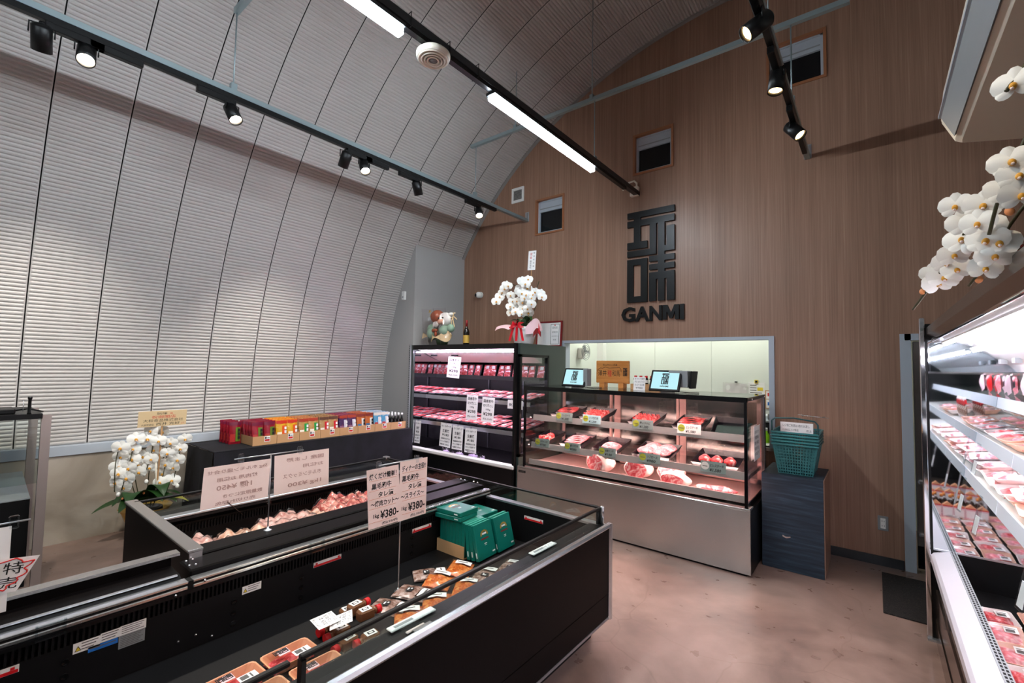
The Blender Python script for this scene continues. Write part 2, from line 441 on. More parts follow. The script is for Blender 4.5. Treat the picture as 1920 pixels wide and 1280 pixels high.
b.sheet(lambda u, v: (-(VR+.03)*cos(PI*u), FR-.1+(YB+.1-FR+.05)*v, (VR+.03)*sin(PI*u)), 72, 1).build('backing_shell', ceil)
# flashing strip where the vault meets the timber wall
b = B().use('plaster_dark')
for i in range(72):
    a0, a1 = PI*i/72, PI*(i+1)/72
    P = lambda a, r, yy: (-r*cos(a), yy, r*sin(a))
    b.quad(P(a0, VR-.015, YB-.05), P(a1, VR-.015, YB-.05), P(a1, VR-.015, YB), P(a0, VR-.015, YB))
    b.quad(P(a0, VR-.015, YB-.05), P(a0, VR+.02, YB-.05), P(a1, VR+.02, YB-.05), P(a1, VR-.015, YB-.05))
b.build('edge_flashing', ceil)
# boxed-in pier in the corner
S(B().use('plaster').box(-5.75, -4.885, 4.0, YB, 0, 3.35).build('wall_pier'))
# baseboard
S(B().use('steel_dark').box(-.76, .165, YB-.012, YB, 0, .075).build('baseboard_back'))
# serving-hatch frame
t_ = S(empty('trim_3', (-1.93, YB, .86)))
b = B().use('alu_paint')
for a in [(OPN[0]-.02, OPN[1]+.022, OPN[3]-.012, OPN[3]+.02)]: b.box(a[0], a[1], YB-.012, YB+.13, a[2], a[3])
b.build('head', t_, True)
B().use('alu_paint').box(OPN[0]-.02, OPN[0]+.025, YB-.012, YB+.13, .86, OPN[3]-.012).build('jamb', t_, True)
B().use('alu_paint').box(OPN[1]-.025, OPN[1]+.022, YB-.012, YB+.13, .86, OPN[3]-.012).build('jamb', t_, True)
B().use('stainless').box(OPN[0], OPN[1], YB-.01, YB+.3, .83, .86).build('sill', t_, True)
# windows
for i, (x0, x1, z0, z1) in enumerate(WIN):
    wn = S(empty('window_%d' % (i+1), ((x0+x1)/2, YB, z0)))
    fr = B().use('frame_wood'); a = .02
    fr.box(x0-a, x1+a, YB-.014, YB+.1, z1-.004, z1+a); fr.box(x0-a, x1+a, YB-.014, YB+.1, z0-a, z0+.004)
    fr.box(x0-a, x0+.004, YB-.014, YB+.1, z0, z1); fr.box(x1-.004, x1+a, YB-.014, YB+.1, z0, z1)
    fr.build('window_frame', wn, True)
    s = B().use('alu_paint'); a = .028
    s.box(x0, x0+a, YB+.03, YB+.075, z0, z1); s.box(x1-a, x1, YB+.03, YB+.075, z0, z1); s.box(x0, x1, YB+.03, YB+.075, z0, z0+a); s.box(x0, x1, YB+.03, YB+.075, z1-a*.7, z1)
    s.build('sash', wn, True)
    bl = B().use('alu_paint').box(x0+a, x1-a, YB+.04, YB+.07, z1-.10, z1-.02); bl.use('grey_plastic').box(x0+a, x1-a, YB+.035, YB+.075, z1-.112, z1-.1)
    bl.use('alu_paint').box(x0+a, x1-a, YB+.034, YB+.07, z1-.15, z1-.114)
    bl.build('blind', wn, True)
    B().use('window_dark').box(x0+a, x1-a, YB+.06, YB+.07, z0+a, z1-.15).build('pane', wn, True)
# door
dr = S(empty('door_1', (.66, YB, 0)))
b = B().use('alu_paint'); x0, x1, z1 = DOR[0], DOR[1], DOR[3]
b.box(x0-.03, x0+.04, YB-.014, YB+.12, 0, z1+.018).box(x1-.04, x1+.03, YB-.014, YB+.12, 0, z1+.018).box(x0, x1, YB-.014, YB+.12, z1-.035, z1+.018)
b.build('door_frame', dr, True)
lf = B().use('stainless').box(x0+.05, x1-.05, YB+.02, YB+.07, .035, z1-.045, .004).build('door_leaf', dr, True)
B().use('window_dark').box(x0+.05, x1-.05, YB+.016, YB+.0205, .035, .21).build('kick_plate', lf, False)
for z in (1.52, 1.23, .94, .7):
    q = B().use('chrome'); q.ball((x0+.1, YB+.018, z), .012, 10, 6, (1, .4, 1)); q.build('screw', dr, True)
for z in (.72, .30):
    q = B().use('alu_bright'); q.box(x0+.06, x0+.3, YB-.004, YB+.018, z-.018, z+.018, .012); q.build('pull_handle', dr, True)
# floor mat by the door
b = B().use('mat_pile').box(.02, .95, 3.99, 4.77, 0.001, .009, .003)
b.build('floor_mat', label='dark flecked doormat on the floor before the steel door', cat='doormat')
# kitchen seen through the hatch
KY, KXL = 6.25, -3.25
kb = S(empty('wall_kitchen_back', (-1.3, KY, 0)))
for i in range(6): B().use('cream_wall').box(KXL+.1+i*.75, KXL+.1+(i+1)*.75-.004, KY, KY+.05, 0, 2.5).build('panel', kb, True)
B().use('grey_plastic').box(KXL, 1.35, KY+.03, KY+.08, 0, 2.5).build('joint_backing', kb, True)
S(B().use('cream_wall').box(KXL-.06, KXL, YB+.12, KY+.05, 0, 2.5).build('wall_kitchen_left'))
S(B().use('cream_wall').box(1.3, 1.36, YB+.12, KY+.05, 0, 2.5).build('wall_kitchen_right'))
S(B().use('white').box(KXL-.06, 1.36, YB+.12, KY+.05, 2.5, 2.55).build('ceiling_kitchen'))
S(B().use('white').box(KXL, KXL+.1, KY-.1, KY, 0, 2.5).build('trim_4'))
for i, x in enumerate((-2.5, -1.2)):
    l = empty('kitchen_lamp', (x, 5.7, 2.5), ['kitchen ceiling batten lamp nearer the left hatch jamb', 'kitchen ceiling batten lamp nearer the right hatch jamb'][i], 'ceiling lamp', 'kitchen lamps')
    B().use('white').box(-.5, .5, -.1, .1, -.05, 0).build('housing', l)
    B().use('lamp_kitchen').box(-.48, .48, -.09, .09, -.075, -.05).build('diffuser', l)
# ------------------------------------------------------------------ lamps and ceiling services
XL, XM, XR = -3.70, -2.11, -.45
def vaultz(x): return VZ+math.sqrt(max(0., VR**2-(x-VX)**2))
def track(x, y0, y1, yb1, label, yr=None):
    t = empty('lighting_track', (x, y1, 3.53), label, 'lighting track')
    B().use('galv').box(x-.022, x+.022, y0, y1, 3.562, 3.6).build('support_channel', t, True)
    B().use('black').box(x-.018, x+.018, y0, yb1, 3.525, 3.562).build('power_rail', t, True)
    B().use('alu').box(x-.014, x+.014, y1-.03, y1, 3.6, 3.68).box(x-.03, x+.03, y1-.005, y1, 3.57, 3.7).build('wall_bracket', t, True)
    return t
track(XL, FR+.3, YB, 4.28, 'long black spotlight track along the silver corrugated wall')
track(XR, FR+.3, YB, 4.72, 'black spotlight track running above the tiled meat aisle on the right')['label'] = 'black spotlight track overhead at right with warm lamps'
lr = empty('lamp_rail', (XM, YB, 3.55), 'dark rail carrying the white tube lamps', 'lamp rail')
B().use('steel_dark').box(XM-.025, XM+.025, FR+.3, YB, 3.575, 3.625).build('support_channel', lr, True)
B().use('black').box(XM-.02, XM+.02, FR+.3, 4.6, 3.545, 3.575).build('power_rail', lr, True)
for yy in (1.62, 1.93, 2.2): B().use('black').tube([(XM-.03, yy, 3.56), (XM-.03, yy, 3.64), (XM+.03, yy, 3.65), (XM+.03, yy, 3.56), (XM-.03, yy, 3.55)], .003, 5).build('cable_tie', lr, True)
def linlamp(x, y0, y1, label):
    l = empty('linear_lamp', (x, (y0+y1)/2, 3.545), label, 'tube lamp', 'white linear lamps')
    d = (y1-y0)/2
    B().use('steel_dark').box(-.042, .042, -d, d, -.022, 0).build('housing', l)  # made wider than the diffuser to keep its light off the vault above
    B().use('lamp_white').box(-.026, .026, -d, d, -.062, -.02, .006).build('diffuser', l)
linlamp(XM, 2.36, 3.87, 'glowing white tube lamp nearest the wooden wall')
linlamp(XM, .07, 1.575, 'glowing white tube lamp cut by the top edge of the picture')
linlamp(XM, -2.2, -.7, 'glowing white tube lamp behind the viewer on the first rail')
def spot(x, y, aim, label, warm=False, power=1., lens=True, blend=1., ang=84, ad=1):
    """track head: adapter box, yoke, cylinder head with recessed lens"""
    s = empty('spotlight', (x, y, 3.525), label, 'spotlight', 'track spotlights')
    a = Vector(aim).normalized()
    B().use('black').box(-.02, .02, -.02 if ad > 0 else -.26, .24 if ad > 0 else -.01, -.042, 0, .003).build('adapter', s)
    pv = Vector((0, -.03, -.09))
    side = a.cross(Vector((0, 0, 1))); side = side.normalized() if side.length > .05 else Vector((1, 0, 0))
    yk = B().use('black')
    yk.cyl((0, -.03, -.03), (0, -.03, -.015), .016, 10)
    for k in (-1, 1): yk.tube([Vector((0, -.03, -.028)), Vector((0, -.03, -.028))+side*k*.053, pv+side*k*.053], .0045, 6)
    yk.build('yoke', s)
    h = B().use('black'); R_ = .046; hk = 1.25 if warm else 1.
    q = a.to_track_quat('Z', 'Y').to_matrix().to_4x4()
    st = len(h.v)
    h.lathe([(.0, -.06*hk), (.03, -.058*hk), (R_, -.045*hk), (R_, .085), (R_-.004, .085), (R_-.006, .066)], n=20, caps=False)
    h.xf(Matrix.Translation(pv) @ q, st)
    hd = h.build('head', s)
    ln_ = B().use('spot_lens_warm' if warm else 'spot_lens'); ln_.lathe([(0, .066), (R_-.008, .066)], n=16); ln_.v = ln_.v; ln_.xf(Matrix.Translation(pv) @ q)
    ln_.build('lens', hd)
    li = bpy.data.lights.new('spot_beam', 'SPOT'); li.energy = SPOT_W*power; li.spot_size = math.radians(ang); li.spot_blend = blend; li.shadow_soft_size = .04
    li.color = (1., .80, .58) if warm else (1., .93, .84)
    lo = bpy.data.objects.new('spot_beam', li); C.objects.link(lo)
    lo.parent = s; lo.location = pv+a*.1; lo.rotation_euler = (-a).to_track_quat('Z', 'Y').to_euler()
spot(XL, .31, (-1.5, .25, -2.0), 'leftmost track spotlight, dark back turned, aimed at corrugated wall', power=2.4, ang=58)
spot(XL, .50, (1.0, -.15, -1.5), 'blazing track spotlight beside the leftmost dark one', power=1.0)
spot(XL, 1.30, (1.0, .35, -1.7), 'track spotlight under the hanger rod near top left', power=1.0, ad=-1)
spot(XL, 2.23, (-1.5, .1, -2.2), 'dark-backed track spotlight left of the starry one, aimed at wall', power=2.4, ang=58)
spot(XL, 2.42, (1.0, -.2, -1.7), 'starry bright track spotlight in the middle of left track', power=1.0)
spot(XL, 3.05, (-.15, .5, -1.), 'dark-backed track spotlight second from the wooden wall', power=1.0, ad=-1)
spot(XL, 4.0, (.7, -.5, -1.2), 'lit track spotlight at the wall end of left track', power=.8, ad=-1)
spot(XL, -.9, (1.0, .2, -1.7), 'spotlight on left track behind the viewer', power=1.)
spot(XL, -1.6, (-1.5, .2, -2.0), 'wall-facing spotlight on left track behind the viewer', power=2.4, ang=58)
spot(XR, 2.30, (-.7, -.6, -.8), 'warm spotlight cut by the top edge of the picture', True, .6, ad=-1)
spot(XR, 2.66, (-.85, -.5, -.75), 'warm spotlight with long black head pointing left', True, .6, ad=-1)
spot(XR, 3.25, (-.1, -.15, -1), 'warm spotlight overlapping the highest window', True, .6, ad=-1)
spot(XR, 4.02, (.6, -.25, -.85), 'warm spotlight at the wall end of right track', True, .6, ad=-1)
spot(XR, .6, (.7, .4, -1), 'warm spotlight on right track above the viewer', True, .6, ad=-1)
spot(XR, -.8, (-.7, .4, -1), 'warm spotlight on right track behind the viewer', True, .6, ad=-1)
# round speaker under the lamp rail
sp = empty('ceiling_speaker', (XM, 1.82, 3.545), 'round white ceiling speaker under the lamp rail', 'speaker')
B().use('white_warm').lathe([(.03, 0), (.085, -.012), (.105, -.03), (.105, -.045), (.095, -.062)], n=32).build('body', sp)
b = B().use('white_warm')
for r_, z_ in ((.092, -.063), (.075, -.068), (.058, -.071), (.040, -.073)):
    b.lathe([(r_, z_+.004), (r_, z_-.002), (r_-.006, z_-.006), (r_-.012, z_-.001), (r_-.0125, z_+.004)], n=32)
b.use('grey_plastic').lathe([(0, -.072), (.03, -.07)], n=20)
b.use('white').lathe([(.03, -.064), (.1, -.058)], n=28)
b.build('grille', sp)
# strut channels with hanger rods
def strut(y, z, x0, x1, rods, ups, label):
    t = empty('strut_channel', ((x0+x1)/2, y, z), label, 'strut channel')
    b = B().use('galv').box(x0, x1, y-.018, y+.018, z-.02, z+.012).box(x0, x1, y-.018, y-.012, z+.012, z+.02).box(x0, x1, y+.012, y+.018, z+.012, z+.02)
    b.build('channel', t, True)
    for x in rods:
        B().use('galv').cyl((x, y, 3.6), (x, y, z), .005, 8).box(x-.02, x+.02, y-.02, y+.02, 3.595, 3.65).build('hanger_rod', t, True)
    for x in ups:
        B().use('galv').cyl((x, y, z), (x, y, vaultz(x)-.01), .005, 8).box(x-.018, x+.018, y-.022, y+.022, z-.005, z+.05).build('hanger_rod', t, True)
strut(3.9, 4.23, -3.78, -.09, (XL, XM, XR), (-2.14, -3.1, -.6), 'galvanised strut channel crossing in front of the wooden wall')
strut(1.27, 4.22, -3.72, -.09, (XL, XM, XR), (-3.0, -.6), 'galvanised strut channel end at the top left edge')
# junction box by the end of the lamp rail
j = empty('junction_box', (-2.14, YB, 3.62), 'white junction box with bent conduit on the wooden wall', 'junction box')
B().use('white_warm').box(-.045, .055, -.055, 0, -.05, .06, .006).build('box', j)
B().use('white_warm').tube([(.03, -.03, .06), (.03, -.03, .10), (.0, -.035, .13), (-.06, -.04, .125), (-.1, -.05, .09), (-.11, -.09, .03)], .011, 8).build('pipe', j)
# ceiling-hung air conditioner
ac = empty('air_conditioner', (.7, 3.0, 3.0), 'large cream air conditioner hanging at top right', 'air conditioner')
y0, y1 = 2.0, 3.83
prof = [(.365, 3.33), (.352, 3.2), (.352, 3.15), (.41, 3.018), (.44, 3.0), (1.1, 2.87), (1.16, 2.9), (1.18, 2.98), (1.18, 3.33)]
b = B().use('white_warm').prism(prof, 'y', y0, y1-.05)
b.prism([(x*.985+.011, z*.985+.047) for x, z in prof], 'y', y1-.05, y1-.015); b.prism([(x*.95+.036, z*.95+.155) for x, z in prof], 'y', y1-.015, y1)
b.build('casing', ac, True)
b = B().use('grey_plastic').prism([(.345, 3.14), (.352, 3.146), (.408, 3.02), (.400, 3.012)], 'y', y0+.05, y1-.12)
b.build('louvre', ac, True)
b = B().use('alu_paint').box(.335, .356, y0+.03, y1-.09, 3.15, 3.165); b.build('top_lip', ac, True)
for x in (.5, 1.05):
    for yy in (2.2, 3.6): B().use('galv').cyl((x, yy, 3.3), (x, yy, vaultz(x)-.01), .006, 8).build('hanger_rod', ac, True)

# ------------------------------------------------------------------ on the timber wall
LW, LH, LX, LZ = .545, 1.045, -2.222, 2.338        # logo block
sg = empty('shop_sign', (LX+LW/2, YB, LZ-.2), 'large black emblem and lettering GANMI on the wooden wall', 'sign')
# strokes traced on a unit grid: x 0..1, y 0(top)..1
LOGO_TOP = [(0, 1, 0, .066), (.145, .29, .066, .37), (0, 1, .095, .163), (0, .44, .335, .41), (.49, .625, .163, .495), (0, .625, .43, .495),
            (.665, .80, .163, .475), (.84, 1, .21, .475), (.74, 1, .415, .475)]
LOGO_TOP2 = [(.48, 1, .512, .572), (.48, 1, .602, .662), (.665, .80, .475, .69)]
LOGO_BOT = [(0, .135, .525, 1), (.30, .44, .525, 1), (0, .44, .525, .59), (0, .44, .935, 1), (.48, 1, .69, .765), (.48, .625, .69, 1), (.665, .80, .69, 1), (.845, 1, .69, 1)]
def strokes(rects, b, ox, oz, w_, h_, yf, yb):
    gx_ = sorted(set(v for r in rects for v in r[:2])); gz_ = sorted(set(v for r in rects for v in r[2:]))
    for i in range(len(gx_)-1):
        run = None
        for k in range(len(gz_)):
            on = k < len(gz_)-1 and any(r[0] <= (gx_[i]+gx_[i+1])/2 <= r[1] and r[2] <= (gz_[k]+gz_[k+1])/2 <= r[3] for r in rects)
            if on and run is None: run = gz_[k]
            if not on and run is not None:
                b.box(ox+gx_[i]*w_, ox+gx_[i+1]*w_, yf, yb, oz+h_*(1-gz_[k]), oz+h_*(1-run)); run = None
    return b
strokes(LOGO_TOP, B().use('black'), LX, LZ, LW, LH, YB-.032, YB-.004).build('character', sg, True)
strokes(LOGO_TOP2+LOGO_BOT, B().use('black'), LX, LZ, LW, LH, YB-.032, YB-.004).build('character', sg, True)
gx = -2.292
for ch, wd in (('G', .165), ('A', .165), ('N', .14), ('M', .175), ('I', .04)):
    vs_, fs, tw = textmesh(ch, .1, .012 if ch == 'M' else .03)
    mn = min(v[0] for v in vs_); b = B().use('black')
    kx = wd/(tw-mn)
    if ch == 'M': b.prism([(gx+x_*wd, 2.125+z_*.16) for x_, z_ in ((0, 0), (.24, 0), (.24, .58), (.42, .08), (.58, .08), (.76, .58), (.76, 0), (1, 0), (1, 1), (.72, 1), (.5, .42), (.28, 1), (0, 1))], 'y', YB-.032, YB-.004)
    else: b.add([(gx+(v[0]-mn)*kx, YB-.018-v[2]*.14, 2.125+v[1]*.225) for v in vs_], [tuple(reversed(f)) for f in fs], False)
    b.build('letter', sg, True); gx += wd+(.003 if ch in 'GA' else .012)
# ventilation grille
v = empty('vent_cover', (-3.865, YB, 3.975), 'square white ventilation grille high on the wooden wall', 'vent')
b = B().use('white')
b.box(-.105, .105, -.018, 0, .07, .105).box(-.105, .105, -.018, 0, -.105, -.07).box(-.105, -.075, -.018, 0, -.07, .07).box(.075, .105, -.018, 0, -.07, .07); b.build('frame', v)
for k in range(8): B().use('plaster_dark').box(-.075, .075, -.012, -.004, -.066+k*.0175, -.056+k*.0175).build('slat', v)
B().use('near_black').box(-.075, .075, -.003, 0, -.07, .07).build('backing', v)
# dome camera
c = empty('security_camera', (-4.53, YB, 2.62), 'white security camera ball on the wooden wall near the pier', 'camera')
B().use('white').cyl((0, 0, 0), (0, -.02, 0), .045, 20).build('base', c)
B().use('white_gloss').ball((0, -.055, -.005), .046, 18, 12).build('ball', c)
B().use('black_gloss').ball((-.018, -.088, -.008), .026, 14, 10, (1, .7, 1)).build('lens', c)
# sensor on the pier
c = empty('wall_sensor', (-5.09, 4.0, 2.53), 'small white sensor on the grey pier', 'sensor')
B().use('white').box(-.035, .035, -.035, 0, -.06, .06, .008).build('body', c); B().use('grey_plastic').ball((0, -.036, -.02), .012, 10, 6, (1, .5, 1)).build('eye', c)
# power socket
c = empty('wall_socket', (.036, YB, .345), 'grey wall power socket beside the door', 'socket')
B().use('grey_plastic').box(-.035, .035, -.008, 0, -.06, .06, .004).build('plate', c)
B().use('white').box(-.017, .017, -.011, -.007, -.042, .042, .002).build('insert', c)
b = B().use('ink')
for z in (-.025, .012):
    for x in (-.008, .006): b.box(x, x+.003, -.0116, -.011, z, z+.012)
b.build('slots', c)
# ------------------------------------------------------------------ island freezers
XO, XI, YE, YJ = -1.25, -2.24, 2.55, .69
def near_freezer(y0, y1, end, label, seam):
    f = empty('island_freezer', (-1.75, (y0+y1)/2, 0), label, 'freezer')
    bx = lambda nm, mt, *a, bev=0.: B().use(mt).box(*a, bev).build(nm, f, True)
    bx('plinth', 'black_matte', -2.22, -1.34, y0+.05 if not end else y0, y1-(.06 if end else 0), 0, .13)
    bx('front_panel', 'black_coated', XO-.02, XO, y0+.004, y1-.004, .268, .645)
    bx('lower_panel', 'black_coated', XO-.02, XO-.002, y0+.004, y1-.004, .132, .262)
    bx('bottom_trim', 'alu', XO-.02, XO+.002, y0, y1, .12, .132)
    b = B().use('alu_bright').prism([(XO-.014, .645), (XO+.008, .647), (XO+.012, .655), (XO+.006, .668), (XO-.006, .673), (XO-.014, .67)], 'y', y0, y1); b.build('bumper_rail', f, True)
    bx('tub_base', 'near_black', -2.24, XO-.02, y0, y1, .13, .39)
    dk = bx('deck', 'near_black', -2.21, -1.365, y0, y1-(.05 if end else 0), .39, .42)
    bx('inner_front_wall', 'near_black', -1.365, XO-.02, y0, y1, .39, .64)
    b = B().use('black').prism([(-1.365, .64), (-1.27, .64), (XO-.014, .652), (XO-.014, .663), (-1.365, .655)], 'y', y0, y1-(.03 if end else 0)); b.build('top_lip', f, True)
    gl = bx('front_glass', 'glass', -1.305, -1.3, y0+.012, y1-.035, .66, .75)
    bx('glass_rim', 'black', -1.312, -1.293, y0, y1-.03, .746, .76, bev=.003)
    bx('glass_post', 'black', -1.314, -1.29, y0-.012 if not end else y0, y0+.014 if not end else y0+.014, .655, .746)
    bx('inner_back_wall', 'near_black', -2.24, -2.205, y0, y1, .39, .60)
    # return-air grille: backing and slats
    bx('grille_backing', 'black_matte', -2.24, -2.226, y0, y1, .60, .652)
    b = B().use('near_black'); n = int((y1-y0)/.0155)
    for k in range(n): b.box(-2.226, -2.204, y0+.006+k*.0155, y0+.0125+k*.0155, .60, .648)
    b.build('grille_slats', f, True, kind='stuff')
    bx('grille_lip', 'black', -2.24, -2.197, y0, y1, .648, .662)
    bx('price_rail', 'alu_bright', -2.24, -2.192, y0+.01, y1-.008, .668, .682, bev=.003)
    bx('price_rail_groove', 'near_black', -2.24, -2.198, y0, y1, .662, .698)
    bx('price_rail', 'alu_bright', -2.24, -2.194, y0+.01, y1-.008, .69, .7, bev=.002)
    # holes for shelf clips and screws on the inner wall
    for yy in (y0+.17, y0+.47, y0+1.15, y0+1.5):
        for z in (.455, .5, .548): B().use('black_gloss').lathe([(.0, 0), (.009, .0005), (.012, .0025), (.012, .0)], n=12, caps=False).xf(Matrix.Rotation(PI/2, 4, 'Y')).build('clip_hole', f, False).location = (-2.2045+1.75, yy-(y0+y1)/2, z)
    for yy, z in ((y0+.03, .47), (y1-.03, .47), (y0+.09, .44), (y0+.05, .685), (y1-.05, .66)):
        B().use('chrome').ball((-2.203 if z < .6 else -2.191, yy, z), .006, 8, 6).build('screw', f, True)
    if end:
        bx('end_panel', 'black_coated', -2.24, XO-.015, y1-.03, y1, .132, .645)
        b = B().use('alu_bright').prism([(XO-.022, y1-.022), (XO+.004, y1-.022), (XO+.014, y1-.008), (XO+.012, y1+.006), (XO-.022, y1+.006)], 'z', .118, .668); b.build('corner_trim', f, True)
        bx('inner_end_wall', 'near_black', -2.24, -1.3, y1-.05, y1-.03, .39, .65)
        bx('end_lip', 'alu', -2.24, XO-.01, y1-.052, y1-.004, .648, .66)
        bx('end_glass', 'glass', -2.24, -1.31, y1-.03, y1-.025, .66, .75)
        bx('glass_rim', 'black', -2.25, -1.3, y1-.036, y1-.018, .746, .76, bev=.003)
        b = B().use('alu_bright').lathe([(.013, 0), (.013, .1), (.009, .106)], (-1.292, y1-.024, .66), 14); b.build('corner_post', f, True)
        bx('post_cap', 'black', -1.318, -1.304, y1-.05, y1-.02, .655, .75)
    return f
fa = near_freezer(YJ, YE, True, 'black island freezer holding teal boxes, pouches and sauce bottles', 0)
fb = near_freezer(-1.17, YJ, False, 'black island freezer in the lower left corner with blue sticker', 0)
# upstand with stainless cap on the back of the nearer unit
B().use('black_coated').prism([(-2.42, .1), (-2.24, .1), (-2.24, .70), (-2.26, .712), (-2.375, .715), (-2.375, .75), (-2.42, .75)], 'y', -1.17, YJ-.02).build('rear_upstand', fb, True)
B().use('stainless').box(-2.425, -2.372, -1.17, YJ+.01, .75, .762).build('rear_cap', fb, True)
B().use('alu').box(-2.262, -2.25, -1.17, YJ-.03, .711, .716).build('rear_bead', fb, True)
# unit behind: far freezer
fc = empty('island_freezer', (-2.9, 1.64, 0), 'black island freezer at the back holding bagged frozen meat', 'freezer')
def fcx(nm, mt, *a, bev=0.): return B().use(mt).box(*a, bev).build(nm, fc, True)
fcx('plinth', 'black_matte', -3.36, -2.35, .8, YE-.06, 0, .13)
fcx('tub_base', 'near_black', -3.42, -2.245, .78, YE, .13, .40)
fcx('deck', 'near_black', -3.26, -2.5, .78, YE-.05, .40, .43)
fcx('divider_panel', 'black_coated', -2.385, -2.245, YJ+.012, YE-.02, .40, .722, bev=.006)
fcx('divider_panel', 'black_coated', -2.515, -2.392, YJ+.07, YE-.02, .40, .728, bev=.006)
fcx('back_panel', 'black_coated', -3.45, -3.43, .76, YE, .13, .67)
fcx('back_inner_wall', 'near_black', -3.43, -3.26, .78, YE, .40, .56)
b = B().use('black').prism([(-3.43, .56), (-3.26, .56), (-3.25, .62), (-3.215, .65), (-3.215, .665), (-3.43, .672)], 'y', .78, YE-.03); b.build('back_lip', fc, True)
fcx('back_lip_trim', 'alu', -3.275, -3.212, .78, YE-.03, .668, .682, bev=.003)
fcx('grille_backing', 'black_matte', -3.262, -3.255, .78, YE-.03, .565, .61)
b = B().use('near_black')
for k in range(100): b.box(-3.256, -3.24, .79+k*.017, .797+k*.017, .565, .608)
b.build('grille_slats', fc, True, kind='stuff')
fcx('back_glass', 'glass', -3.402, -3.397, .78, YE-.04, .672, .752)
fcx('glass_rim', 'black', -3.41, -3.39, .76, YE-.03, .748, .762, bev=.003)
fcx('end_panel', 'black_coated', -3.45, -2.375, .735, .78, .0, .748)
fcx('end_cap', 'stainless', -3.455, -2.365, .728, .788, .748, .762, bev=.003)
fcx('end_cap_face', 'stainless', -2.378, -2.37, .735, .785, .715, .748)
fcx('far_end_panel', 'black_coated', -3.45, -2.245, YE-.03, YE, .13, .66)
fcx('far_end_trim', 'alu', -3.45, -2.245, YE-.055, YE-.005, .66, .672)
fcx('far_end_glass', 'glass', -3.4, -2.25, YE-.03, YE-.025, .672, .752)
fcx('glass_rim', 'black', -3.41, -2.25, YE-.036, YE-.018, .748, .762, bev=.003)
fcx('corner_cap', 'alu_bright', -3.425, -3.365, YE-.05, YE-.01, .755, .772, bev=.004)
for x, yy in ((-2.45, 2.50), (-2.41, 2.5), (-2.33, 2.51), (-2.29, 2.51)): B().use('chrome').ball((x, yy, .733), .009, 8, 6).build('screw', fc, True)
for x, yy in ((-2.36, .745), (-2.36, .72), (-2.30, .715), (-2.29, .735)): B().use('chrome').ball((x, yy, .722), .006, 8, 6).build('screw', fc, True)
# stickers and warning labels on the inner wall (flat prints, part of the freezer)
def sticker(f, x, y0, y1, z0, z1, mt, nm='sticker', label=None, lines=0, tri=False):
    o = B().use(mt).box(x, x+.0012, y0, y1, z0, z1)
    if lines:
        o.use('ink_grey')
        for k in range(lines): o.box(x+.0012, x+.0016, y0+(y1-y0)*(.3 if tri else .06), y1-(y1-y0)*.08*(1+k % 3), z1-(k+.8)*(z1-z0)/(lines+.6), z1-(k+.5)*(z1-z0)/(lines+.6))
    if tri:
        o.use('ink').prism([(y0+.004, z0+.006), (y0+.022, z0+.006), (y0+.013, z0+.024)], 'x', x+.0012, x+.0016)
        o.use('yellow').prism([(y0+.0065, z0+.0075), (y0+.0195, z0+.0075), (y0+.013, z0+.0205)], 'x', x+.0016, x+.002)
    return o.build(nm, f, True, label=label)
sx = -2.2045
sticker(fb, sx, .348, .42, .565, .60, 'label_white', 'warning_label', None, 3, True)
sticker(fb, sx, .42, .475, .572, .604, 'label_white', 'warning_label', None, 3)
sticker(fb, sx, .475, .552, .572, .606, 'label_white', 'warning_label', None, 4)
sticker(fb, sx, .388, .47, .552, .571, 'blue', 'sticker', 'blue sticker', 1)
sticker(fb, sx, .472, .55, .525, .571, 'grey_plastic', 'rating_plate', None, 7)
sticker(fa, sx, .892, .972, .565, .598, 'label_white', 'warning_label', None, 3, True)
def redlabel(f, y0, y1, z, x=-2.2045, end=False):
    b = B().use('white')
    if end: b.box(-1.85, -1.70, 2.4965, 2.4995, z-.012, z+.012); b.use('red').box(-1.848, -1.702, 2.4955, 2.4965, z-.011, z-.001); b.box(-1.84, -1.83, 2.495, 2.4965, z, z+.008).box(-1.72, -1.71, 2.495, 2.4965, z, z+.008)
    else: b.box(x, x+.002, y0, y1, z-.012, z+.012); b.use('red').box(x+.002, x+.003, y0+.002, y1-.002, z-.011, z-.001); b.box(x+.002, x+.0034, y0+.01, y0+.02, z, z+.008).box(x+.002, x+.0034, y1-.02, y1-.01, z, z+.008)
    b.build('load_limit_label', f, True, label='red and white load line label')
redlabel(fa, 1.22, 1.37, .585); redlabel(fa, 1.84, 1.99, .585); redlabel(fa, 0, 0, .585, end=True); redlabel(fb, .05, .22, .585)
for yy, f in ((.25, fb), (1.19, fa), (2.06, fa)):
    b = B().use('acrylic').box(-2.194, -2.184, yy, yy+.006, .655, .706).box(-2.194, -2.184, yy+.069, yy+.075, .655, .706).box(-2.188, -2.183, yy, yy+.075, .698, .706).box(-2.188, -2.183, yy, yy+.075, .655, .662)
    b.build('tag_clip', f, True)
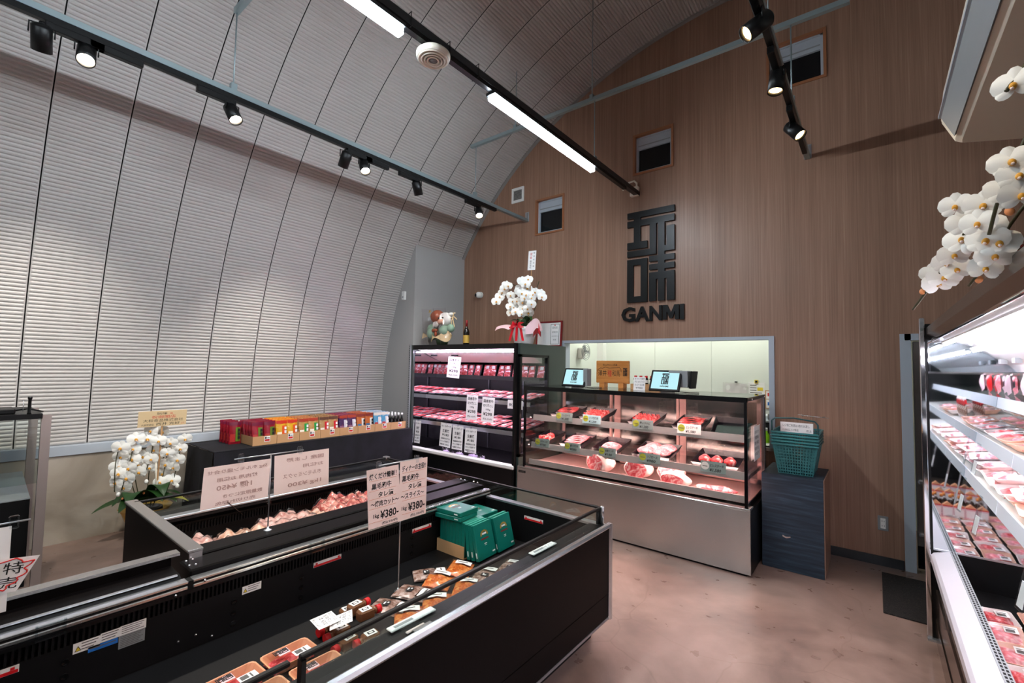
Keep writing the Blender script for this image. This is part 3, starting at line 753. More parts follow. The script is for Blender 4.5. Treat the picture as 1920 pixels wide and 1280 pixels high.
# price strips lying on the front lip
def price_strip(x, y, rz, L_, label, wide=.045, text=None):
    o = empty('price_strip', (x, y, .6628), label, 'price strip', rz=rz)
    B().use('white_gloss').box(-wide/2, wide/2, -L_/2, L_/2, 0, .006, .002).build('holder', o)
    b = B().use('paper').box(-wide/2+.004, wide/2-.004, -L_/2+.006, L_/2-.006, .006, .0066)
    b.use('grey_plastic').box(-wide/2+.012, -wide/2+.026, -L_/2+.02, -L_/2+.1, .0066, .007)
    b.use('ink')
    if text: puttext(b, text, (wide*.25, -L_/2+.015, .0068), (0, 1, 0), (-1, 0, 0), wide*.5, L_*.8)
    b.build('card', o)
price_strip(-1.34, 1.13, -.03, .20, 'white price strip on the freezer lip near sauce bottles', .034)
price_strip(-1.285, 1.10, -.02, .08, 'short white price strip on the freezer lip', .012)
price_strip(-1.345, 1.98, -.02, .20, 'white price strip on the freezer lip below teal boxes', .036, 'おすすめギフト')

# ------------------------------------------------------------------ stock in the near freezer
def foam_tray(name, L_, W_, H_, mt, meat, meat_h=.6, label2=True, logo=False, film=True):
    """rectangular foam tray with flared rim, meat inside, film and label"""
    t = empty(name)
    b = B().use(mt); a, c = L_/2, W_/2; r = .82
    def ring(k, z, rad=.018):
        P = []
        for sx_, sy_, a0 in ((1, 1, 0), (-1, 1, PI/2), (-1, -1, PI), (1, -1, 1.5*PI)):
            for q in range(3):
                t_ = a0+q*PI/4; P.append((sx_*(c*k-rad)+rad*cos(t_), sy_*(a*k-rad)+rad*sin(t_), z))
        return P
    R = [ring(r-.12, 0), ring(1, H_), ring(1, H_+.003), ring(.94, H_+.002), ring(r-.14, .006)]
    V = [p for q in R for p in q]; n = 12; F = []
    for i in range(len(R)-1):
        for k in range(n): F.append((i*n+k, i*n+(k+1) % n, (i+1)*n+(k+1) % n, (i+1)*n+k))
    F.append(list(range(n))[::-1]); F.append([4*n+k for k in range(n)])
    b.add(V, F, False); b.build('tray', t)
    if meat:
        b = B().use(meat); rnd = random.Random(hash(name) % 99)
        ph = [rnd.random()*6 for _ in range(4)]
        b.sheet(lambda u, v: ((u-.5)*W_*.8, (v-.5)*L_*.84, .006+(H_*meat_h)*(math.sin(PI*min(max(u, .02), .98))**.35)*(math.sin(PI*min(max(v, .02), .98))**.35)*(1+.12*sin(u*16+ph[0])+.12*sin(v*22+ph[1])+.08*sin(u*9+v*13+ph[2]))), 12, 14)
        b.build('meat', t)
    if film:
        B().use('film').add(ring(.97, H_+.005)+[(0, 0, H_-.004)], [(k, (k+1) % 12, 12) for k in range(12)], True).build('film', t)
    if label2:
        B().use('label_white').box(W_*.05, W_*.38, L_*.02, L_*.36, H_+.0055, H_+.0062).use('ink_grey').box(W_*.09, W_*.3, L_*.06, L_*.2, H_+.0062, H_+.0065).box(W_*.09, W_*.33, L_*.24, L_*.27, H_+.0062, H_+.0065).build('price_label', t)
    if logo:
        b = B().use('wrap_pink').box(-W_*.36, -W_*.02, -L_*.2, L_*.03, H_+.0055, H_+.006)
        b.use('ink'); s_ = len(b.v)
        strokes(LOGO_TOP+LOGO_TOP2+LOGO_BOT, b, -.012, -.02, .03, .052, -.0004, 0)
        b.xf(Matrix.Translation((-W_*.2, -L_*.09, H_+.0062)) @ Matrix.Rotation(PI, 4, 'Z') @ Matrix.Rotation(-PI/2, 4, 'X') @ Matrix.Rotation(0, 4, 'Z'), s_)
        b.build('brand_label', t)
    return t
ft = foam_tray('foam_meat_tray', .185, .118, .035, 'foam_tray', 'meat_red', .35, True, True)
tag(ft, 'orange foam tray of red meat nearest the sauce bottles', 'meat tray', 'foam trays in the freezer'); ft.location = (-1.815, .92, .42)
dup(ft, (-1.815, .722, .42), .03, 'orange foam tray of meat cut by the bottom edge, nearer the wall side')
dup(ft, (-1.65, .95, .42), -.03, 'orange foam tray half hidden behind the black glass post')
dup(ft, (-1.66, .75, .42), .04, 'orange foam tray seen through the front glass beside the post')
dup(ft, (-1.815, .52, .42), .02, 'orange foam tray of meat just below the picture edge')
# square sauce bottles with red caps, lying down
sb = empty('sauce_bottle', (0, 0, 0), 'x', 'sauce bottle', 'small sauce bottles')
b = B().use('sauce'); b.box(-.022, .022, 0, .075, .002, .046, .007); b.cyl((0, .075, .024), (0, .09, .024), .016, 12, .014); b.build('bottle', sb)
B().use('red').cyl((0, .088, .024), (0, .11, .024), .018, 16).build('cap', sb)
B().use('label_white').box(-.018, .018, .012, .06, .046, .0468).use('ink').box(-.009, .009, .02, .05, .0468, .0471).use('label_white').box(-.005, .005, .026, .044, .0471, .0473).build('label', sb)
sb.location = (-1.885, 1.18, .42); sb.rotation_euler = (0, 0, PI+.08); sb['label'] = 'small sauce bottle with red cap nearest the back wall of the freezer'
for i, (x, y, z, r, l) in enumerate([(-1.81, 1.175, .42, PI-.05, 'small red-capped sauce bottle in front of the price card, cap to the left'),
        (-1.725, 1.155, .42, PI+.1, 'small red-capped sauce bottle behind the front glass, cap to the left'),
        (-1.675, 1.23, .42, PI-.1, 'small red-capped sauce bottle closest to the front lip'),
        (-1.93, 1.205, .42, -.15, 'small red-capped sauce bottle at the back, cap pointing away'),
        (-1.855, 1.20, .466, .1, 'small sauce bottle on top of others under the price card'),
        (-1.785, 1.20, .466, -.1, 'small upper sauce bottle right of the price card'),
        (-1.60, 1.205, .42, .05, 'small sauce bottle with white label facing up behind the glass')]):
    dup(sb, (x, y, z), r, l)
pc = empty('price_card', (-1.775, 1.115, .517), 'white handwritten price card lying on sauce bottles', 'price card', rot=(.25, -.1, -.55))
B().use('paper').box(-.06, .06, -.045, .045, 0, .001).build('card', pc)
b = B().use('ink')
for i, (t_, h_) in enumerate((('飲むだけではない', .016), ('旨味タレ', .02), ('1本 ¥300', .024), ('税込 324円', .012))): puttext(b, t_, (-.05, .026-i*.022, .0012), (1, 0, 0), (0, 1, 0), h_, .09 if i else .1)
b.build('writing', pc)
dup(pc, (-1.83, 1.075, .512), label='white price card tucked under the other card on sauce bottles', rot=(.1, -.1, -.2))
# vacuum pouches
def pouch(name, L_, W_, H_, fill, lab, seed, logo=True):
    t = empty(name); rn = random.Random(seed)
    p1, p2 = rn.random()*6, rn.random()*6
    def f(u, v, k=1.):
        e = (sin(PI*u)*sin(PI*v))**.45
        return ((u-.5)*W_, (v-.5)*L_, .003+k*H_*e*(1+.18*sin(u*13+p1)*sin(v*17+p2)))
    bb = B().use(fill)
    bb.sheet(lambda u, v: f(.07+u*.86, .05+v*.58, .9), 12, 12)
    bb.sheet(lambda u, v: ((u-.5)*W_*.9, (v-.5)*L_*.92, .002), 1, 1); bb.build('contents', t)
    b2 = B().use('film'); b2.sheet(lambda u, v: (f(u, v)[0], f(u, v)[1], f(u, v)[2]+.002), 10, 12); b2.build('film', t)
    if lab:
        b3 = B().use('label_white'); b3.sheet(lambda u, v: (f(.2+u*.6, .68+v*.24)[0], f(.2+u*.6, .68+v*.24)[1], f(.2+u*.6, .68+v*.24)[2]+.0035), 4, 4)
        b3.use('ink_grey'); b3.sheet(lambda u, v: (f(.26+u*.4, .78+v*.04)[0], f(.26+u*.4, .78+v*.04)[1], f(.26+u*.4, .78+v*.04)[2]+.0045), 3, 1)
        b3.build('price_label', t)
    if logo:
        b4 = B().use('ink'); b4.box(-W_*.14, W_*.14, -L_*.2, -L_*.03, H_+.006, H_+.0065); b4.use('label_white').box(-W_*.07, W_*.07, -L_*.17, -L_*.13, H_+.0065, H_+.0068).box(-W_*.09, -W_*.03, -L_*.1, -L_*.06, H_+.0065, H_+.0068)
        b4.build('brand_label', t)
    return t
pk = pouch('food_pouch', .215, .155, .016, 'kimchi', True, 3, False)
tag(pk, 'pouch with orange kimchi beside the teal boxes', 'food pouch', 'pouches in the freezer'); pk.location = (-1.87, 1.92, .425); pk.rotation_euler = (0, .12, .5)
pd = pouch('food_pouch', .205, .145, .015, 'dark_pouch', True, 9, True)
tag(pd, 'clear pouch with black logo nearest the sauce bottles', 'food pouch', 'pouches in the freezer'); pd.location = (-1.845, 1.42, .42); pd.rotation_euler = (0, 0, -1.15)
dup(pd, (-1.86, 1.575, .425), -1.2, 'clear pouch with black logo at the foot of the card stand')
dup(pk, (-1.86, 1.75, .43), label='orange kimchi pouch lying in the middle of pouches', rot=(0, .1, .55))
dup(pd, (-1.955, 1.77, .425), -.6, 'pale pouch at the back beside the kimchi')
dup(pk, (-1.70, 1.42, .42), .9, 'orange pouch seen through glass nearest the sauce bottles')
dup(pk, (-1.70, 1.585, .42), .8, 'orange pouch seen through glass, second from sauce bottles')
dup(pk, (-1.70, 1.80, .42), .6, 'orange pouch seen through glass, third from sauce bottles')
dup(pd, (-1.71, 1.96, .425), .4, 'pale pouch seen through glass beneath the leaning boxes')
dup(pd, (-1.67, 2.14, .42), .3, 'pale pouch near the front lip by the lower price strip')
# teal gift boxes
gb = empty('gift_box', (0, 0, 0), 'x', 'gift box', 'teal gift boxes')
b = B().use('teal_box').box(0, .026, -.085, .085, 0, .205, .002); b.build('carton', gb)
b = B().use('gold')
for k in range(9):
    a_ = PI*k/8; b.box(.0262, .0268, .03*cos(a_)-.006, .03*cos(a_)+.006, .135+.022*sin(a_)-.005, .135+.022*sin(a_)+.005)
b.use('white').box(.0262, .0267, -.02, .02, .136, .146); b.use('red_dark').box(.0262, .0267, -.035, .035, .108, .116)
b.use('white').box(.0262, .0267, -.012, .012, .082, .086).box(.0262, .0267, -.01, .01, .074, .077).box(.0262, .0267, .05, .075, .02, .028)
b.build('print', gb)
B().use('teal_light').box(.003, .023, -.083, .083, .205, .2056).build('top_face', gb); B().use('white').box(.009, .016, -.0855, -.085, .02, .05).build('side_print', gb)
gb.location = (-2.185, 2.135, .425); gb['label'] = 'upright teal gift box, first in the row at the freezer wall'
for k in range(1, 8): dup(gb, (-2.185+k*.0275, 2.135, .425), 0, 'upright teal gift box, %s in the row from the freezer wall' % ['second', 'third', 'fourth', 'fifth', 'sixth', 'seventh', 'eighth'][k-1])
lean = [(-1.945, 2.13, -.13, 'leaning teal gift box against the upright row, innermost'), (-1.913, 2.135, -.19, 'leaning teal gift box, middle of three before the row'), (-1.878, 2.14, -.27, 'front leaning teal gift box with gold emblem nearest the pouches'), (-1.878, 2.325, -.27, 'leaning teal gift box with gold emblem furthest right'), (-1.915, 2.32, -.2, 'leaning teal gift box behind the furthest right one')]
for x, y, r, l in lean: dup(gb, (x, y, .425), label=l, rot=(0, r, .06))
for k, (x, y, z, r, l) in enumerate([(-2.0, 2.12, .634, .1, 'teal gift box lying flat on the row, lower of two'), (-2.0, 2.12, .662, .04, 'topmost teal gift box lying flat with gold emblem'), (-2.0, 2.31, .60, -.03, 'teal gift box lying flat behind the stacked pair')]):
    dup(gb, (x, y, z), label=l, rot=(0, -PI/2, r))
for k, z in enumerate((.42, .45, .48, .51, .54, .57)): dup(gb, (-2.0, 2.31, z), label='teal gift box lying in the flat pile behind the row, %s layer' % ['bottom', 'second', 'third', 'fourth', 'fifth', 'sixth'][k], rot=(0, -PI/2, -.03))
ct = empty('carton_tray', (-2.08, 2.13, .42), 'open cardboard tray holding upright teal gift boxes', 'cardboard tray')
b = B().use('cardboard').box(-.115, .12, -.092, -.089, 0, .075).box(-.115, .12, .089, .092, 0, .075).box(-.118, -.115, -.092, .092, 0, .075).box(-.115, .12, -.09, .09, 0, .003)
b.build('tray', ct)
# ------------------------------------------------------------------ card stands on the freezers
def card(st, y0, y1, z0, z1, x, lines, mt='paper_pink', back=False, skew=0., ink='ink', name='price_card', under=True):
    """card hanging in the YZ plane, facing +X; back=True shows the mirrored ghost of the front"""
    cd = B().use(mt)
    cd.add([(x+.01, y0+skew, z0), (x+.01, y1+skew, z0), (x, y1, z1), (x, y0, z1)], [(0, 1, 2, 3)], False)
    cd.add([(x+.009, y0+skew, z0), (x+.009, y1+skew, z0), (x-.001, y1, z1), (x-.001, y0, z1)], [(3, 2, 1, 0)], False)
    o = cd.build(name, st, True)
    w_, h_ = y1-y0, z1-z0
    t = B().use(ink)
    for (s_, fx, fz, fh, fw) in lines:
        yy = y0+w_*fx+skew*(1-fz); zz = z0+h_*fz
        if back: puttext(t, s_, (x+.0012+.01*(1-fz), y1-w_*fx+skew*(1-fz), zz), (0, -1, 0), (0, 0, 1), fh*h_, fw*w_, bold=.018)
        else: puttext(t, s_, (x+.0012+.01*(1-fz), yy, zz), (0, 1, 0), (0, 0, 1), fh*h_, fw*w_, bold=.018)
    t.build('writing', o)
    if under:
        u = B().use('peach' if mt == 'paper_pink' else 'ink_red')
        for fz in under if isinstance(under, (list, tuple)) else ():
            u.box(x+.0012+.01*(1-fz), x+.0018+.01*(1-fz), y0+w_*.08, y1-w_*.08, z0+h_*fz-.001, z0+h_*fz+.001)
        if u.v: u.build('rule_lines', o)
    return o
def stand(name, x, y, zb, zt, ybar0, ybar1, label, clips):
    s = empty(name, (x, y, zb), label, 'card stand')
    B().use('alu').lathe([(.02, 0), (.018, .004), (.006, .008), (.004, .02)], (x, y, zb), 14).build('base', s, True)
    B().use('alu').cyl((x, y, zb+.005), (x, y, zt), .0035, 8).build('pole', s, True)
    B().use('alu').cyl((x+.004, ybar0, zt), (x+.004, ybar1, zt), .003, 8).build('cross_bar', s, True)
    for yy in clips: B().use('acrylic').box(x-.004, x+.014, yy-.013, yy+.013, zt-.022, zt+.022, .004).build('clip', s, True)
    return s
s1 = stand('card_stand', -1.95, 1.545, .42, 1.085, 1.4, 1.68, 'card stand with two pink handwritten price cards for marinated beef', (1.40, 1.64))
L1 = [('焼くだけ簡単！', .06, .83, .11, .85), ('黒毛和牛', .12, .66, .11, .62), ('タレ漬', .3, .51, .10, .5), ('〜焼肉カット〜', .08, .36, .11, .88), ('1kg', .12, .17, .09, .2), ('¥380-', .36, .13, .19, .58), ('(税込 518.4円)', .4, .03, .05, .5)]
L2 = [('ディナーの主役!!', .06, .83, .11, .88), ('黒毛和牛', .08, .66, .11, .62), ('タレ漬', .3, .51, .10, .5), ('〜スライス〜', .06, .36, .11, .84), ('1kg', .08, .17, .09, .2), ('¥380-', .34, .13, .19, .6), ('(税込 518.4円)', .42, .03, .05, .5)]
card(s1, 1.325, 1.515, .79, 1.075, -1.938, L1, under=(.8, .63, .49, .33, .1), skew=.015)
card(s1, 1.525, 1.71, .785, 1.085, -1.938, L2, under=(.8, .63, .49, .33, .1), skew=-.01)
s2 = stand('card_stand', -2.46, 1.105, .728, 1.115, .93, 1.275, 'card stand on freezer divider showing backs of two pink cards', (.96, 1.255))
mat('ink_ghost', '#c09c93', .8)
Lb1 = [('5kg ホルモン盛り合せ', .05, .82, .10, .9), ('焼肉用 お徳用', .2, .62, .1, .6), ('1個 ¥450', .25, .40, .16, .55), ('数量限定につき', .1, .2, .1, .6), ('売り切れ御免', .2, .05, .09, .6)]
Lb2 = [('国産 しま腸', .1, .8, .11, .7), ('お徳用', .1, .6, .1, .4), ('ホルモンミックス', .15, .38, .13, .7), ('1kg ¥300', .12, .14, .14, .65)]
card(s2, .80, 1.10, .905, 1.095, -2.448, Lb1, back=True, ink='ink_ghost', skew=-.012)
card(s2, 1.118, 1.42, .905, 1.105, -2.448, Lb2, back=True, ink='ink_ghost')
B().use('acrylic').box(-2.468, -2.452, 1.097, 1.113, .86, .885, .003).build('sleeve', s2, True)
s3 = stand('card_stand', -2.33, .07, .716, 1.03, -.1, .235, 'card stand at the left edge with white and red sale cards', (.195,))
card(s3, .0, .19, .74, 1.02, -2.318, [('お', .1, .6, .3, .3), ('切', .1, .3, .3, .3)], 'paper', ink='ink')
rc = B().use('paper'); o3 = None
pts = [(.105, .925), (.262, .905), (.21, .80), (.05, .815)]
rc.add([(-2.305, y_, z_) for y_, z_ in pts], [(0, 3, 2, 1)], False).add([(-2.3065, y_, z_) for y_, z_ in pts], [(0, 1, 2, 3)], False)
o3 = rc.build('sale_card', s3, True)
b = B().use('ink_red'); star = [(.12, .917), (.155, .904), (.205, .912), (.222, .893), (.25, .893), (.225, .872), (.232, .856), (.208, .845), (.208, .833), (.185, .826), (.18, .812), (.15, .823), (.11, .818), (.07, .822)]
for i in range(len(star)-1):
    a, c = star[i], star[i+1]; b.tube([(-2.303, a[0], a[1]), (-2.3025, (a[0]+c[0])/2+.004, (a[1]+c[1])/2), (-2.303, c[0], c[1])], .0022, 5)
b.build('red_border', o3)
for ch_, y_, z_ in (('特', .172, .868), ('売', .16, .822)): puttext(B().use('ink'), ch_, (-2.3035, y_, z_), (0, 1, -.12), (0, .12, 1), .042, .05).build('character', o3)
# ------------------------------------------------------------------ bagged frozen meat in the far freezer
def meatbag(x, y, L_, W_, H_, mt, rz, label, seed):
    t = empty('frozen_meat_bag', (x, y, .43), label, 'bag of meat', 'bags in the far freezer', rz)
    rn = random.Random(seed); p = [rn.random()*6 for _ in range(6)]
    def f(u, v):
        e = min(1., 3.2*max(0., sin(PI*u))*max(0., sin(PI*v)))**.5
        return ((u-.5)*W_, (v-.5)*L_, H_*e*(1+.1*sin(u*9+p[0])*sin(v*11+p[1])+.08*sin(u*23+p[2])+.08*sin(v*27+p[3])))
    B().use(mt).sheet(f, 14, 16).build('meat', t)
    def g(u, v):
        q = f(u, v); return (q[0]*1.06, q[1]*1.08, q[2]+.006+.008*abs(sin(u*17+p[4])*sin(v*13+p[5])))
    B().use('film').sheet(g, 14, 16).build('plastic_bag', t)
for a in [(-2.93, .95, .3, .36, .15, 'meat_pale', .2, 'bag of pale meat nearest the steel end cap', 1), (-2.88, 1.17, .32, .34, .155, 'chicken_pale', -.2, 'bag of pale chicken second from the steel end cap', 2), (-2.93, 1.43, .34, .36, .165, 'meat_pale', .3, 'crinkled clear bag of pale pink meat behind the pole', 3),
          (-2.9, 1.66, .28, .36, .15, 'chicken_pale', -.1, 'bag of orange-tinted meat right of the pole', 4), (-2.95, 1.83, .34, .42, .185, 'meat_frozen', .1, 'tall bag of dark red meat left of the price cards', 5), (-2.92, 2.08, .34, .4, .175, 'meat_frozen', -.2, 'bag of red meat with label beside the price cards', 6),
          (-2.95, 2.32, .3, .4, .18, 'meat_frozen', .2, 'bag of red meat at the far end of the back freezer', 7), (-2.66, 1.3, .5, .24, .1, 'meat_pale', .05, 'flat bag of pink meat against the divider', 8), (-2.66, 2.0, .6, .24, .12, 'meat_frozen', -.03, 'flat bag of red meat against the divider, farther end', 9)]: meatbag(*a)
# ------------------------------------------------------------------ stainless meat display case
X0, X1, YF, YR = -2.965, -.785, 3.96, 4.72
mat('lip_alu', '#c4bfbd', .3, .5); mat('mirror_dark', '#6b6463', .16, 1.); mat('pink_lit_metal', '#b58f8a', .4, .5)  # pink of the case lamps is put into the frame and deck metal
dc = empty('display_case', (-1.88, 4.35, 0), 'stainless and glass meat display case before the serving hatch', 'display case')
def dx(nm, mt, *a, bev=0., label=None): return B().use(mt).box(*a, bev).build(nm, dc, True, label=label)
dx('plinth', 'black_matte', -3.02, -.80, YF+.02, YR, 0, .02)
dx('front_panel', 'stainless', -3.04, -.767, YF, YF+.02, .018, .50, bev=.002)
dx('side_panel', 'black', -.787, -.767, YF+.02, 4.78, .018, .50)
dx('side_panel', 'black', -3.04, -3.02, YF+.02, 4.78, .018, .50)
dx('body', 'near_black', -3.02, -.787, YF+.02, 4.78, .02, .50)
dx('ledge', 'stainless', -3.04, -.767, YF-.004, 4.08, .50, .518, bev=.004)
dx('ledge_line', 'pink_lit_metal', -2.95, -.80, YF+.006, YF+.014, .518, .53)
dx('badge', 'black', -3.02, -2.93, YF-.003, YF, .452, .475)
b = B().use('alu_bright'); puttext(b, 'OHO SHOW', (-3.01, YF-.0035, .458), (1, 0, 0), (0, 0, 1), .013, .07); b.build('badge_lettering', dc, True)
dx('deck_lip', 'lip_alu', X0+.04, X1-.02, YF+.055, YF+.065, .545, .60)
dx('deck', 'pink_lit_metal', X0+.02, X1-.01, YF+.065, YR, .54, .552)
for x in (X0, X1-.022): dx('corner_post', 'black_gloss', x, x+.022, YF, YF+.022, .52, 1.372)
dx('top_rail', 'black_gloss', X0, X1, YF-.002, YF+.03, 1.336, 1.376)
dx('top_glass', 'glass_dark', X0, X1, YF+.03, YR, 1.366, 1.374)
dx('rear_rail', 'steel_dark', X0, X1, YR-.03, YR+.02, 1.34, 1.372)
dx('front_glass', 'glass', X0+.022, X1-.022, YF+.006, YF+.012, .53, 1.336)
dx('side_glass', 'glass', X1-.01, X1-.004, YF+.022, YR, .53, 1.366); dx('side_glass', 'glass', X0+.004, X0+.01, YF+.022, YR, .53, 1.366)
dx('side_rail', 'steel_dark', X1-.02, X1, YF+.022, YR, 1.345, 1.366); dx('side_rail', 'steel_dark', X0, X0+.02, YF+.022, YR, 1.345, 1.366)
for x in (X0, X1-.03): dx('rear_post', 'steel_dark', x, x+.03, YR-.02, YR+.02, .52, 1.345)
for x in (X1-.004, ): 
    for yy in (YF+.2, YR-.02): B().use('chrome').ball((x+.002, yy, 1.355), .009, 8, 6).build('bolt', dc, True)
# rear sliding doors: pale frames, mirrored panes
w3 = (X1-X0-.06)/3
for k in range(3):
    a = X0+.03+k*w3; d = empty('sliding_door', (0, 0, 0)); d.parent = dc; d.location = (a+w3/2+1.88, YR-.01-4.35, .56)
    fr = B().use('pink_lit_metal'); h = .77; q = w3/2
    fr.box(-q, -q+.035, -.012, .012, 0, h).box(q-.035, q, -.012, .012, 0, h).box(-q, q, -.012, .012, 0, .04).box(-q, q, -.012, .012, h-.035, h)
    fr.build('door_frame', d); B().use('mirror_dark').box(-q+.035, q-.035, -.004, .004, .04, h-.035).build('door_pane', d)
    for zz in (.05,): B().use('pink_lit_metal').box(-q+.05, q-.05, -.05, -.012, .02, .035).build('track', d)
for x in (-2.25, -1.53): dx('shelf_upright', 'pink_lit_metal', x-.012, x+.012, 4.58, 4.61, .552, 1.30)
for z, yl in ((1.035, 4.10), (.742, 4.07)):
    sh = B().use('glass').box(X0+.03, X1-.03, yl, 4.58, z+.004, z+.011); sh.build('shelf', dc, True)
    b = B().use('lip_alu').prism([(yl-.006, z-.03), (yl+.004, z-.032), (yl+.012, z+.03), (yl-.0, z+.03)], 'x', X0+.03, X1-.03); b.build('shelf_lip', dc, True)
    for x in (-2.95, -.81): dx('shelf_bracket', 'steel_dark', x-.006, x+.006, yl+.02, 4.6, z-.03, z+.002)
    dx('shelf_lamp', 'lamp_pink', X0+.05, X1-.05, yl+.03, yl+.045, z-.018, z-.004)
dx('lamp_trough', 'white', X0+.03, X1-.03, YF+.03, YF+.075, 1.352, 1.366)
dx('canopy_lamp', 'lamp_pink', X0+.05, X1-.05, YF+.045, YF+.065, 1.346, 1.352)
b = B().use('near_black')
for k in range(60): b.box(-2.7+k*.03, -2.685+k*.03, 4.62, 4.625, .62, .655)
b.build('rear_grille_slots', dc, True, kind='stuff')
# black trays of meat
def black_tray(name='meat_tray', W_=.26, D_=.36, H_=.05):
    t = empty(name); b = B().use('tray_black'); a, c = W_/2, D_/2; k = .86
    V = [(-a*k, -c*k, 0), (a*k, -c*k, 0), (a*k, c*k, 0), (-a*k, c*k, 0), (-a, -c, H_), (a, -c, H_), (a, c, H_), (-a, c, H_), (-a*.96, -c*.97, H_), (a*.96, -c*.97, H_), (a*.96, c*.97, H_), (-a*.96, c*.97, H_), (-a*.84, -c*.84, .006), (a*.84, -c*.84, .006), (a*.84, c*.84, .006), (-a*.84, c*.84, .006)]
    F = [(3, 2, 1, 0)]+[(r*4+i, r*4+(i+1) % 4, r*4+4+(i+1) % 4, r*4+4+i) for r in range(3) for i in range(4)]+[(12, 13, 14, 15)]
    b.add(V, F, False); b.build('tray', t); return t
def meat_slices(t, mt, kind, W_=.26, D_=.36):
    if kind == 'fold':           # rows of rolled slices standing like waves
        for r in range(3):
            b = B().use(mt); n = 5
            yy = -D_*.28+r*D_*.19
            for k in range(n):
                cx = (k-(n-1)/2)*W_*.17
                b.sheet(lambda u, v, cx=cx, yy=yy: (cx+W_*.125*(u-.5)*(1+.35*sin(v*3)), yy+D_*.2*(v-.5)+.008*sin(u*7), .012+.07*sin(PI*min(max(u, 0), 1))*(1-.3*v)+.004*sin(v*9)), 6, 5)
            b.build('meat_slices', t)
    elif kind == 'flat':
        b = B().use(mt)
        for k in range(5):
            b.sheet(lambda u, v, k=k: ((u-.5)*W_*.76, -D_*.36+k*D_*.11+v*D_*.3, .046+.004*k-.014*v+.006*sin(u*8+k)+.004*sin(v*5)), 8, 5)
        b.build('meat_slices', t)
    elif kind == 'dice':
        rn = random.Random(4); b = B().use(mt)
        for k in range(26): 
            s_ = .022; x, y = (rn.random()-.5)*W_*.5, -D_*.14+(rn.random()-.5)*D_*.36; b.box(x-s_, x+s_, y-s_, y+s_, .008, .045+rn.random()*.03, .007)
        b.build('meat_pieces', t)
    elif kind == 'mince':
        b = B().use(mt); b.sheet(lambda u, v: ((u-.5)*W_*.66, -D_*.1+(v-.5)*D_*.5, .008+.06*(sin(PI*u)*sin(PI*v)+.0001)**.4+.004*sin(u*40)*sin(v*37)), 18, 18); b.build('mince', t)
def fillet(t, x, y, rz, L_=.1, W_=.065, H_=.045, mt='meat_bright', nm='steak'):
    b = B().use(mt); b.ball((0, 0, H_*.55), 1., 14, 9, (W_, L_*.6, H_*.6), lambda d: 1+.1*sin(d.x*5+1)+.08*sin(d.y*7))
    o = b.build(nm, t); o.location = (x, y, .012); o.rotation_euler = (0, 0, rz)
def price_tag(x, y, z, w_, h_, lines, label, mt='tag_grey', dot='yellow_green', grp='price tags in the display case', ax=None):
    t = empty('price_tag', (x, y, z), label, 'price tag', grp, rot=(-.12, 0, 0))
    B().use(mt).box(-w_/2, w_/2, 0, .003, 0, h_).build('plate', t)
    b = B().use('ink')
    for i, (s_, zz, hh, ww) in enumerate(lines): puttext(b, s_, (-w_*.14, -.0008, h_*zz), (1, 0, 0), (0, 0, 1), hh*h_, ww*w_, shear=.15, bold=.02)
    b.build('writing', t)
    if dot:
        B().use(dot).lathe([(0, 0), (h_*.36, 0)], n=20).xf(Matrix.Translation((-w_*.32, -.001, h_*.55)) @ Matrix.Rotation(PI/2, 4, 'X')).use('ink_grey').box(-w_*.42, -w_*.22, -.0016, -.001, h_*.5, h_*.56).build('round_sticker', t)
    return t
UP = [(-2.60, 'flat', 'meat_red', 'ヒレスライス', '¥1,000', 'tag_grey', 'upper shelf tray of flat beef slices at the left end'), (-2.25, 'fold', 'meat_bright', 'リブ芯焼肉', '¥1,200', 'tag_blue', 'upper shelf tray of folded bright slices, second from left'), (-1.72, 'fold', 'meat_bright', '特上カルビ', '¥1,280', 'tag_grey', 'upper shelf tray of folded slices right of the middle'), (-1.30, 'flat', 'meat_bright', 'ヒレステーキ', '¥1,580', 'label_white', 'upper shelf tray of long flat slices with white tag')]
for i, (x, kd, mt, n1, n2, tm, lb) in enumerate(UP):
    t = black_tray(); tag(t, lb, 'meat tray', 'black trays in the display case'); t.location = (x, 4.30, 1.075); t.rotation_euler = (.20, 0, 0)
    meat_slices(t, mt, kd)
    price_tag(x+.03-(.0 if i else -.03), 4.088, 1.03, .2, .085, [(n1, .55, .3, .5), (n2, .12, .36, .42)], 'price tag before the '+lb[12:], tm)
t = black_tray(); tag(t, 'upper shelf dark tray tilted up, empty, beside the right post', 'meat tray', 'black trays in the display case'); t.location = (-1.0, 4.34, 1.06); t.rotation_euler = (.32, 0, .1)
LO = [(-2.84, 'dice', 'meat_bright', '牛サイコロ', '¥780', 'lower shelf tray of red diced meat at the left end', .22), (-2.47, 'flat', 'meat_pink', '豚バラ焼肉', '¥280', 'lower shelf tray of pale slices, second from left', .26), (-2.08, 'mince', 'meat_pink', '合挽ミンチ', '¥180', 'lower shelf tray of minced meat under film', .27)]
for i, (x, kd, mt, n1, n2, lb, W_) in enumerate(LO):
    t = black_tray('meat_tray', W_); tag(t, lb, 'meat tray', 'black trays in the display case'); t.location = (x, 4.28, .782); t.rotation_euler = (.20, 0, 0)
    meat_slices(t, mt, kd, W_)
    if i: B().use('film').sheet(lambda u, v: ((u-.5)*.25, (v-.5)*.35, .05-.01*sin(PI*u)*sin(PI*v)), 6, 6).build('film', t)
    price_tag(x+.05, 4.058, .735, .18, .085, [(n1, .55, .3, .5), (n2, .12, .36, .42)], 'price tag before the '+lb[12:], 'tag_grey')
t = black_tray('meat_tray', .36); tag(t, 'lower shelf tray with two big pale steaks', 'meat tray', 'black trays in the display case'); t.location = (-1.62, 4.28, .782); t.rotation_euler = (.2, 0, 0)
